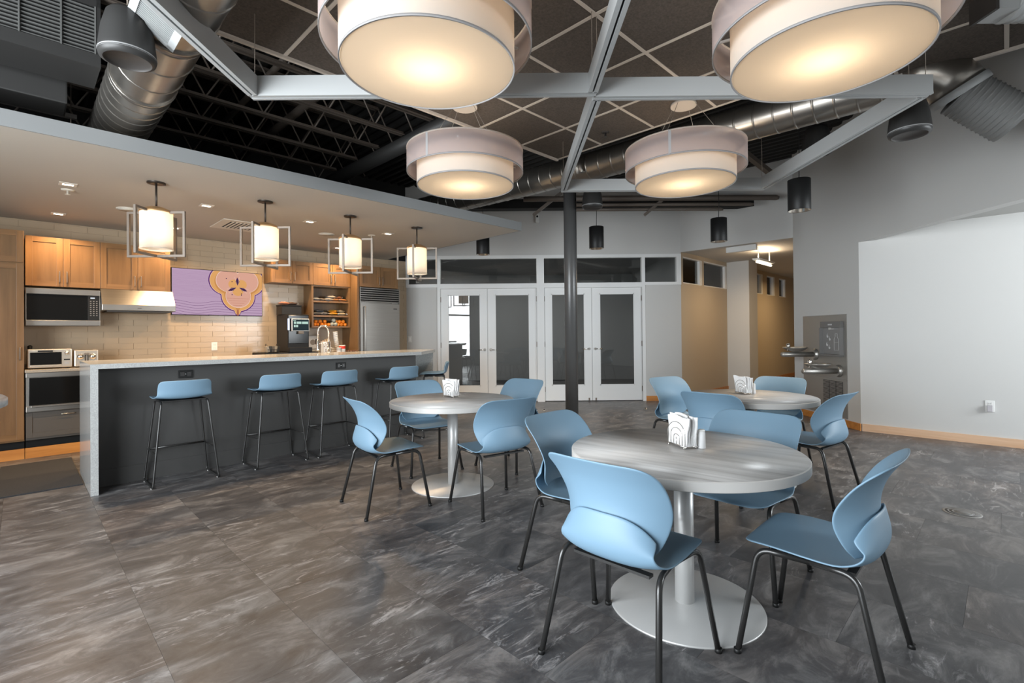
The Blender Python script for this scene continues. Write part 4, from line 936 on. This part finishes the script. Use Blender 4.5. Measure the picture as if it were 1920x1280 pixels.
# cage pendants over the bar
M_frost = fabric('frosted_glass', (.86, .83, .78), .62, 0, (.95, .88, .78))
def cage(u, v, label):
    x, y = xy(u, v); t = thing('cage_pendant', label, 'lamp', (x, y, 2.69), 0, 'cage pendants over the bar'); zt, zb, w = -.262, -.672, .25
    MB().lathe([(.072, 0), (.072, -.012), (.05, -.016)], 28, cap0=False).build('canopy', M_bronze, t); MB().lathe([(.0085, -.012), (.0085, -.235)], 12).build('stem', M_bronze, t)
    for nm, d in (('cage_frame', (1, 0)), ('cage_frame', (0, 1))):
        b = MB(); P = lambda s_, z: (d[0]*s_, d[1]*s_, z)
        b.bar(P(-w, zt), P(-w, zb), .02).bar(P(w, zt), P(w, zb), .02)
        b.bar(P(-w+.01, zb+.01), P(w-.01, zb+.01), .02); b.bar(P(-w+.01, zt-.01), P(-.10, zt-.01), .02); b.bar(P(.10, zt-.01), P(w-.01, zt-.01), .02)
        b.build(nm, M_nickel, t)
    MB().lathe([(.012, -.215), (.06, -.225), (.115, -.25), (.131, -.268), (.131, -.275)], 32).build('brass_cap', M_copper, t)
    MB().lathe([(.125, -.274), (.125, -.602), (.121, -.602), (.121, -.274)], 40, cap0=False, cap1=False).build('frosted_shade', M_frost, t)
    MB().lathe([(.128, -.604), (.128, -.594), (.118, -.594), (.118, -.604), (.128, -.604)], 40, cap0=False, cap1=False).build('shade_rim', M_frost, t)
    MB().lathe([(.0, -.33), (.02, -.325), (.028, -.30), (.02, -.276)], 14).build('bulb', emis('led_bulb', (1, .90, .76), 8), t)
    point((0, 0, -.325), 1.5, (1, .90, .76), .025, t); point((0, 0, -.49), 1.5, (1, .90, .76), .03, t)
for i, u in enumerate((.885, 1.81, 2.745, 3.665)): cage(u, 5.395, ('first cage pendant from the left over the bar', 'second cage pendant over the bar, before the wall screen edge', 'third cage pendant over the bar, before the shelf cabinets', 'fourth and farthest cage pendant over the bar')[i])

# ---- corridor fittings
t = thing('corridor_light', 'bare tube light hung from the corridor ceiling', 'lamp', (*xy(9.9, 3.2), 2.57), R45)
b = MB(); b.add([(-.42, -.05, .03), (.42, -.05, .03), (.42, .05, .03), (-.42, .05, .03), (-.42, -.07, .06), (.42, -.07, .06), (.42, .07, .06), (-.42, .07, .06)], [(0, 1, 2, 3), (4, 5, 6, 7), (0, 1, 5, 4), (2, 3, 7, 6), (0, 3, 7, 4), (1, 2, 6, 5)]).build('tray', M_wpl, t); MB().lathe([(.02, -.38), (.02, .38)], 14, (0, 0, 0), ax=0).build('tube', emis('corridor_tube', (1, .83, .60), 4), t)
for x in (-.3, .3): MB().tube([(x, 0, .05), (x, 0, .27)], .008, 8).build('stem', M_wpl, t)
area('corridor_area_light', uvp(9.9, 3.2, 2.50), (0, 0, R45), .7, .1, 17, (1, .74, .46)); area('corridor_uplight', uvp(9.9, 3.2, 2.66), (PI, 0, R45), .7, .1, 7, (1, .76, .50)); area('corridor_area_light', uvp(13.5, 3.2, 2.6), (0, 0, R45), 1.2, .1, 24, (1, .70, .38))
t = thing('ceiling_unit', 'white box fixed under the corridor ceiling at its entrance', 'fixture', (*xy(9.2, 3.35), 2.84), R45); MB().box(-.04, .04, -.26, .26, -.10, 0, .005).build('housing', M_wpl, t); MB().box(-.044, -.04, -.22, .22, -.085, -.015).build('cover', M_wpl, t)

M_satin = mat('satin_steel', (.40, .385, .36), .36, .75)
# ---- drinking fountain (local x comes out of the wall towards the room)
t = thing('drinking_fountain', 'steel bi-level drinking fountain with a bottle filler on the grey wall', 'fountain', (4.52, 0, 0), PI)
b = MB(); b.box(0, .012, -7.66, -6.672, .64, 1.525, .003).build('upper_panel', M_satin, t); MB().box(0, .012, -7.66, -6.672, .11, .636, .003).build('lower_panel', M_satin, t)
fl = MB(); fl.box(.012, .055, -7.17, -6.72, 1.345, 1.43, .006).build('filler_head', mat('filler_grey', (.17, .165, .16), .5), t)
fb = MB().box(.012, .022, -7.17, -6.72, .97, 1.345, .004).box(.012, .07, -7.17, -7.155, .97, 1.345).box(.012, .07, -6.735, -6.72, .97, 1.345).build('filler_recess', mat('filler_mid', (.23, .225, .22), .5), t); MB().box(.012, .085, -7.17, -6.72, .945, .972, .004).build('drip_shelf', MATS['filler_grey'], t)
MB().box(.022, .06, -6.97, -6.92, 1.315, 1.345).build('nozzle', M_chrome, t); MB().box(.055, .0565, -6.99, -6.90, 1.378, 1.396).build('badge_print', mat('pale_print', (.6, .6, .6), .6), t)
b = MB()                                             # printed bottle outline and drop marks
yb, zb = -6.86, 1.03
pts = [(-.045, 0), (.045, 0), (.045, .15), (.022, .19), (.022, .23), (-.022, .23), (-.022, .19), (-.045, .15)]
for i in range(8): a_, c_ = pts[i], pts[(i+1) % 8]; b.bar((.0225, yb+a_[0], zb+a_[1]), (.0225, yb+c_[0], zb+c_[1]), .006, .003)
b.bar((.0225, yb-.045, zb+.11), (.0225, yb+.045, zb+.11), .006, .003)
for yy, zz in ((-7.05, 1.22), (-7.0, 1.18), (-7.06, 1.10), (-7.01, 1.06)): b.lathe([(.018, .0222), (.018, .024)], 12, (0, yy, zz), ax=0); b.bar((.023, yy-.015, zz+.01), (.023, yy, zz+.04), .007, .003)
b.build('bottle_print', MATS['pale_print'], t)
gb = None; MB().box(.012, .0125, -7.18, -6.75, .20, .60).build('grille_backing', M_grille, t)
for c_ in range(3):
    g0 = -7.175+.145*c_; b = MB()
    for k in range(22): b.box(.0125, .017, g0, g0+.128, .205+.018*k, .205+.018*k+.009)
    o = b.build('grille_louvres', M_satin, t)
for yy, zz, lb in ((-7.36, .955, 0), (-6.83, .745, 1)):
    MB().lathe([(.085, .012), (.085, .022), (.07, .03), (.07, .05)], 28, (0, yy, zz), ax=0).build('wall_flange', M_satin, t)
    MB().lathe([(.0, .04), (.037, .04), (.037, .50), (.03, .515), (0, .516)], 24, (0, yy, zz), ax=0, cap0=False).build('arm', M_satin, t)
    bs = MB(); bs.lathe([(.035, -.03), (.11, -.012), (.155, .022), (.168, .034), (.162, .040), (.145, .03), (.10, .002), (.03, -.016), (0, -.018)], 36, (.31, yy, zz+.068)); bs.build('basin', M_satin, t)
    MB().lathe([(.018, -.01), (.018, .025), (.026, .04), (.026, .085), (.015, .10), (0, .102)], 14, (.43, yy+.03, zz+.065)).build('bubbler', M_chrome, t)
    MB().lathe([(.014, 0), (.014, -.014)], 12, (.50, yy, zz+.02), ax=1).build('push_button', M_chrome, t)

# ================================================================ FURNITURE
def catmull(pts, n):
    P = [Vector(p) for p in pts]; P = [2*P[0]-P[1]]+P+[2*P[-1]-P[-2]]; out = []
    for i in range(1, len(P)-2):
        for k in range(n):
            t = k/n; a, b, c, d = P[i-1:i+3]
            out.append(.5*((2*b)+(c-a)*t+(2*a-5*b+4*c-d)*t*t+(3*b-a-3*c+d)*t**3))
    return out+[P[-2]]
AC = [-1, -.97, -.92, -.84, -.72, -.56, -.38, -.19, 0, .19, .38, .56, .72, .84, .92, .97, 1]
def skin(rows, r0_, r1_, th, name, parent, m_, p=2.2, n=12, p2=2.2):
    """a moulded shell through rows of (y, z, half width, dy, dz at the sides); r0_, r1_ round the corners of its first and last edge"""
    def cat(i, t):
        P = [rows[min(max(i+k, 0), len(rows)-1)] for k in (-1, 0, 1, 2)]
        return [.5*(2*b+(c-a)*t+(2*a-5*b+4*c-d)*t*t+(3*b-a-3*c+d)*t**3) for a, b, c, d in zip(*P)]
    fine = [cat(i, k/n) for i in range(len(rows)-1) for k in range(n)]+[list(rows[-1])]
    L = [0]
    for a, b in zip(fine[:-1], fine[1:]): L.append(L[-1]+math.hypot(b[0]-a[0], b[1]-a[1]))
    T = L[-1]; R = 30; vs = []
    def at(s_):
        i = 0
        while i < len(L)-2 and L[i+1] < s_: i += 1
        q = min(max((s_-L[i])/max(1e-9, L[i+1]-L[i]), 0), 1); return [x*(1-q)+y*q for x, y in zip(fine[i], fine[i+1])]
    def drop(r, a, w): x = max(0, abs(a)*w-(w-r)); return 0 if r <= 0 else r-math.sqrt(max(0, r*r-x*x))
    for k in range(R+1):
        for a in AC:
            s0, s1 = drop(r0_, a, rows[0][2]), T-drop(r1_, a, rows[-1][2]); y, z, w, dy, dz = at(s0+(s1-s0)*k/R); q = abs(a)**p
            vs.append((a*w, y+dy*q, z+dz*abs(a)**p2))
    m_n = len(AC); fs = [(k*m_n+i, k*m_n+i+1, (k+1)*m_n+i+1, (k+1)*m_n+i) for k in range(R) for i in range(m_n-1)]
    o = MB().add(vs, fs, True).build(name, m_, parent)
    md = o.modifiers.new('thickness', 'SOLIDIFY'); md.thickness = th; md.offset = 0
    md = o.modifiers.new('round', 'SUBSURF'); md.levels = 1; md.render_levels = 1
    return o
M_under = mat('black_underframe', (.014, .0135, .013), .45)
def make_chair(loc, rz, label):
    t = thing('shell_chair', label, 'chair', loc, rz, 'blue shell chairs')
    # seat pan curving up into the low outer back: rows of (y, z, half width, forward and upward shift of the sides)
    skin([(.238, .431, .190, -.004, .003), (.212, .443, .214, 0, .003), (.11, .447, .230, 0, .005), (-.01, .439, .234, 0, .008), (-.10, .432, .230, 0, .013), (-.16, .433, .221, .008, .027),
          (-.205, .455, .212, .026, .026), (-.228, .497, .206, .042, .004), (-.229, .543, .204, .051, -.034), (-.220, .588, .202, .057, -.064), (-.212, .625, .198, .060, -.084)], .05, .0, .007, 'seat', t, M_blue, p2=3.6)
    # the flared back that rises inside it and wraps forward at the sides
    skin([(-.192, .460, .150, .045, .0), (-.208, .503, .196, .082, 0), (-.210, .550, .218, .104, 0), (-.203, .595, .231, .108, 0), (-.199, .640, .240, .098, 0), (-.207, .690, .245, .080, 0),
          (-.228, .745, .246, .060, 0), (-.260, .796, .242, .038, 0), (-.288, .832, .234, .022, 0)], 0, .062, .007, 'backrest', t, M_blue)
    for sx in (-1, 1):
        rail = [(sx*.195, -.01, .412)]
        for nm, p in (('leg', [(sx*.262, .235, .0), (sx*.212, .170, .425), (sx*.188, -.012, .418)]), ('leg', [(sx*.258, -.262, .0), (sx*.214, -.165, .423), (sx*.188, -.012, .418)])):
            lg = MB().tube(fillet(p, .052, 7), .0118, 10).build(nm, M_leg, t)
            MB().cyl((p[0][0], p[0][1], 0), .0145, .018, 12).build('foot_cap', M_bpl, lg)
    b = MB(); b.box(-.19, .19, -.03, .01, .408, .418); b.box(-.17, .17, .12, .14, .404, .412); b.box(-.17, .17, -.155, -.125, .404, .415); b.build('under_frame', M_under, t)
    return t
TT = [(.818, 2.385), (-.522, 4.29), (2.08, 4.35)]
CH = [  # x, y, heading (degrees from +x), label
 (.475, 2.03, 46, 'blue shell chair nearest the viewer, its back turned, at the near table'),
 (.40, 2.74, -44, 'blue shell chair at the far left of the near table, inner back in shade'),
 (1.235, 2.70, 222, 'blue shell chair tucked under the far right side of the near table'),
 (1.255, 2.035, 135, 'blue shell chair pulled out to the right of the near table, seen from the side'),
 (-.98, 3.83, 37.5, 'blue shell chair left of the middle table by the bar, seen from the side'),
 (-.84, 4.83, -56, 'blue shell chair between the middle table and the bar stools'),
 (-.145, 3.80, 124, 'blue shell chair with its back turned at the right of the middle table'),
 (-.02, 4.92, 230, 'blue shell chair on the door side of the middle table'),
 (1.72, 4.98, -62, 'blue shell chair at the far left of the back right table, darkly shaded'),
 (1.70, 4.02, 42, 'blue shell chair with its back turned at the left of the back right table'),
 (2.58, 4.90, 225, 'blue shell chair on the corridor side of the back right table'),
 (2.37, 3.94, 126, 'blue shell chair at the right of the back right table, near the fountain')]
ch0 = None
for x, y, hd, lb in CH:
    rz = math.radians(hd-90)
    if ch0 is None: ch0 = make_chair((x, y, 0), rz, lb)
    else: dup(ch0, (x, y, 0), rz, lb)
# round tables
def make_table(loc, rz, label):
    t = thing('round_table', label, 'table', loc, rz, 'round grey tables'); R, z1 = .532, .737
    MB().lathe([(R-.004, z1-.0005), (0, z1)], 96).build('tabletop', M_top, t)
    b = MB(); b.lathe([(R-.006, z1-.044), (R, z1-.041)], 96, cap0=True, cap1=False).lathe([(R, z1-.041), (R, z1-.004)], 96, cap0=False, cap1=False).lathe([(R, z1-.004), (R-.004, z1-.0005)], 96, cap0=False, cap1=False).build('edge_band', M_edge, t)
    MB().cyl((0, 0, .01), .0445, z1-.055, 32).build('post', M_silver, t)
    MB().lathe([(.353, 0), (.353, .005), (.350, .0085), (.055, .013), (.044, .015)], 80, cap1=False).build('base_disc', M_silver, t)
    b = MB(); b.box(-.2, .2, -.03, .03, z1-.056, z1-.044).box(-.03, .03, -.2, .2, z1-.056, z1-.044).build('top_spider', M_bpl, t)
    return t
tb0 = make_table((*TT[0], 0), math.radians(-38), 'round grey ash table nearest the viewer, with a napkin holder and white shaker')
dup(tb0, (*TT[1], 0), math.radians(15), 'round grey ash table in the middle, between the bar and the column')
dup(tb0, (*TT[2], 0), math.radians(-30), 'round grey ash table at the back right near the drinking fountain')
# pub table cut by the left edge of the frame
t = thing('pub_table', 'tall pale round table cut off by the left edge of the photo', 'table', (-2.378, 1.72, 0)); M_pale = mat('pale_stone', (.56, .56, .55), .25, noise=.12, nscale=(30, 30, 30))
MB().lathe([(.425, 1.024), (.437, 1.030), (.437, 1.058), (.427, 1.066), (0, 1.066)], 72).build('tabletop', M_pale, t); MB().cyl((0, 0, .01), .04, 1.02, 24).build('post', M_silver, t); MB().lathe([(.28, 0), (.28, .008), (.05, .014)], 48).build('base_disc', M_silver, t)

# napkin holders
def napkin_holder(loc, rz, label, skew=0.0):
    t = thing('napkin_holder', label, 'napkin holder', loc, rz, 'napkin holders'); w, d = .072, .034
    b = MB(); b.tube([(-w, -d, .012), (w, -d, .012), (w, d, .012), (-w, d, .012)], .0022, 6, True)
    for x in (-.05, .05): b.tube([(x, -d, .012), (x, d, .012)], .0018, 6)
    b.build('base_wire', M_chrome, t)
    for s_ in (-1, 1):
        b = MB()
        for r_, h in ((.066, .068), (.044, .058), (.022, .046)):
            b.tube([(-r_, s_*d, .012)]+[(r_*math.cos(PI-PI*k/16), s_*d, h+r_*.85*math.sin(PI*k/16)) for k in range(17)]+[(r_, s_*d, .012)], .0018, 6)
        b.tube([(0, s_*d, .012), (0, s_*d, .05)], .0018, 6); b.build('wire_arches', M_chrome, t)
    for x in (-.06, .06):
        for y in (-d, d): MB().lathe([(.0, 0), (.005, .002), (.0055, .006), (.003, .011)], 10, (x, y, 0)).build('ball_foot', M_chrome, t)
    rnd = random.Random(int(loc[0]*100)); nq = 9
    for k in range(nq):                              # the folded napkins, each one a wavy sheet
        y0 = -d+.007+(2*d-.014)*k/(nq-1); vs = []; top = .150+rnd.uniform(-.006, .012); lean = rnd.uniform(-.004, .004)+skew*(k < 2)
        for s_ in (-1, 1):
            for j in range(9):
                for i in range(9):
                    x = -.070+.14*i/8; z = .014+(top-.014)*j/8
                    vs.append((x+lean*j+.002*math.sin(j*1.3+k), y0+s_*.0029+.0022*math.sin(i*1.1+k*.5+j*.7)*(j/8), z+.004*math.sin(i*.7+k)*(j/8)))
        fs = []
        for q in (0, 81):
            for j in range(8):
                for i in range(8): a_ = q+j*9+i; fs.append((a_, a_+1, a_+10, a_+9))
        for i in range(8): fs += [(i, i+1, 82+i, 81+i), (72+i, 73+i, 154+i, 153+i), (9*i, 9*i+9, 90+9*i, 81+9*i), (9*i+8, 9*i+17, 98+9*i, 89+9*i)]
        MB().add(vs, fs, False).build('napkin', M_paper, t)
    return t
napkin_holder((.835, 2.445, .737), math.radians(-72), 'chrome wire napkin holder full of white napkins on the near table')
napkin_holder((-.555, 4.475, .737), math.radians(-38), 'chrome wire napkin holder on the middle table, one napkin sticking out left', -.004)
napkin_holder((2.105, 4.51, .737), math.radians(-74), 'chrome wire napkin holder on the back right table', -.003)
def shaker_pot(x, y, label):
    t = thing('salt_shaker', label, 'shaker', (x, y, .737), 0, 'white shakers'); MB().lathe([(.018, 0), (.0195, .003), (.0175, .07), (.0165, .082)], 24, cap1=False).build('body', M_paper, t); MB().lathe([(.0168, .082), (.0165, .088), (.012, .091), (0, .0915)], 24).build('cap', M_wpl, t)
    for k in range(3): MB().cyl((.005*math.cos(k*2.1), .005*math.sin(k*2.1), .0912), .0012, .0006, 6).build('hole', M_grille, t)
shaker_pot(.915, 2.405, 'white cylindrical shaker beside the napkin holder on the near table')
shaker_pot(2.19, 4.50, 'white cylindrical shaker on the back right table')

# bar stools
def make_stool(loc, rz, label):
    t = thing('bar_stool', label, 'stool', loc, rz, 'blue bar stools')
    skin([(.205, .744, .195, 0, 0), (.17, .757, .214, 0, .002), (.08, .759, .224, 0, .006), (-.02, .752, .227, 0, .012), (-.10, .750, .224, .004, .020), (-.145, .757, .216, .014, .022),
          (-.172, .784, .208, .034, .012), (-.186, .832, .206, .046, 0), (-.198, .882, .203, .044, 0), (-.206, .917, .199, .040, 0)], .05, .035, .008, 'seat_shell', t, M_blue)
    for sx in (-1, 1):
        fr = [(sx*.165, .02, .728), (sx*.178, .145, .724), (sx*.250, .205, .010), (sx*.250, -.205, .010), (sx*.178, -.135, .724), (sx*.165, -.01, .728)]
        MB().tube(fillet(fr, .028, 6), .0085, 10).build('sled_leg', M_leg, t)
    b = MB().tube([(-.222, .179, .285), (.222, .179, .285)], .0085, 10)
    b.build('front_footrest', M_leg, t)
    for sx in (-1, 1): MB().tube([(sx*.222, .178, .285), (sx*.222, -.174, .285)], .006, 8).build('side_rail', M_leg, t)
    b = MB(); b.box(-.17, .17, -.13, .14, .726, .738, .004); b.build('under_plate', M_under, t)
    for sx in (-1, 1):
        for y in (.16, -.16): MB().cyl((sx*.25, y, .0), .009, .006, 10).build('glide', M_wpl, t)
    return t
st0 = make_stool((*xy(1.06, 5.345), 0), R45, 'blue low-back bar stool nearest the waterfall end of the bar')
dup(st0, (*xy(1.885, 5.36), 0), R45+.03, 'blue low-back bar stool second from the waterfall end')
dup(st0, (*xy(2.52, 5.355), 0), R45-.02, 'blue low-back bar stool third from the waterfall end, below the second outlet')
dup(st0, (*xy(3.34, 5.36), 0), R45+.02, 'blue low-back bar stool fourth from the waterfall end, partly behind a chair')
dup(st0, (-1.10, 6.98, 0), math.radians(98), 'dark-looking bar stool seen side on at the angled far end of the bar')

# ---------------------------------------------------------------- put each thing's origin at its own base
bpy.context.view_layer.update()
for r in [o for o in D.objects if o.parent is None and o.type == 'EMPTY' and o.children]:
    pts = []
    def walk(o):
        if o.type == 'MESH': pts.extend(o.matrix_world @ Vector(c) for c in o.bound_box)
        for k in o.children: walk(k)
    walk(r)
    if not pts or r.name.startswith(('shell_chair', 'round_table', 'bar_stool')): continue
    lo = Vector((min(p.x for p in pts), min(p.y for p in pts), min(p.z for p in pts))); hi = Vector((max(p.x for p in pts), max(p.y for p in pts), 0))
    new = Vector(((lo.x+hi.x)/2, (lo.y+hi.y)/2, lo.z)); dl = r.rotation_euler.to_matrix().inverted() @ (new-r.location)
    r.location = new
    for c in r.children: c.location = Vector(c.location)-dl
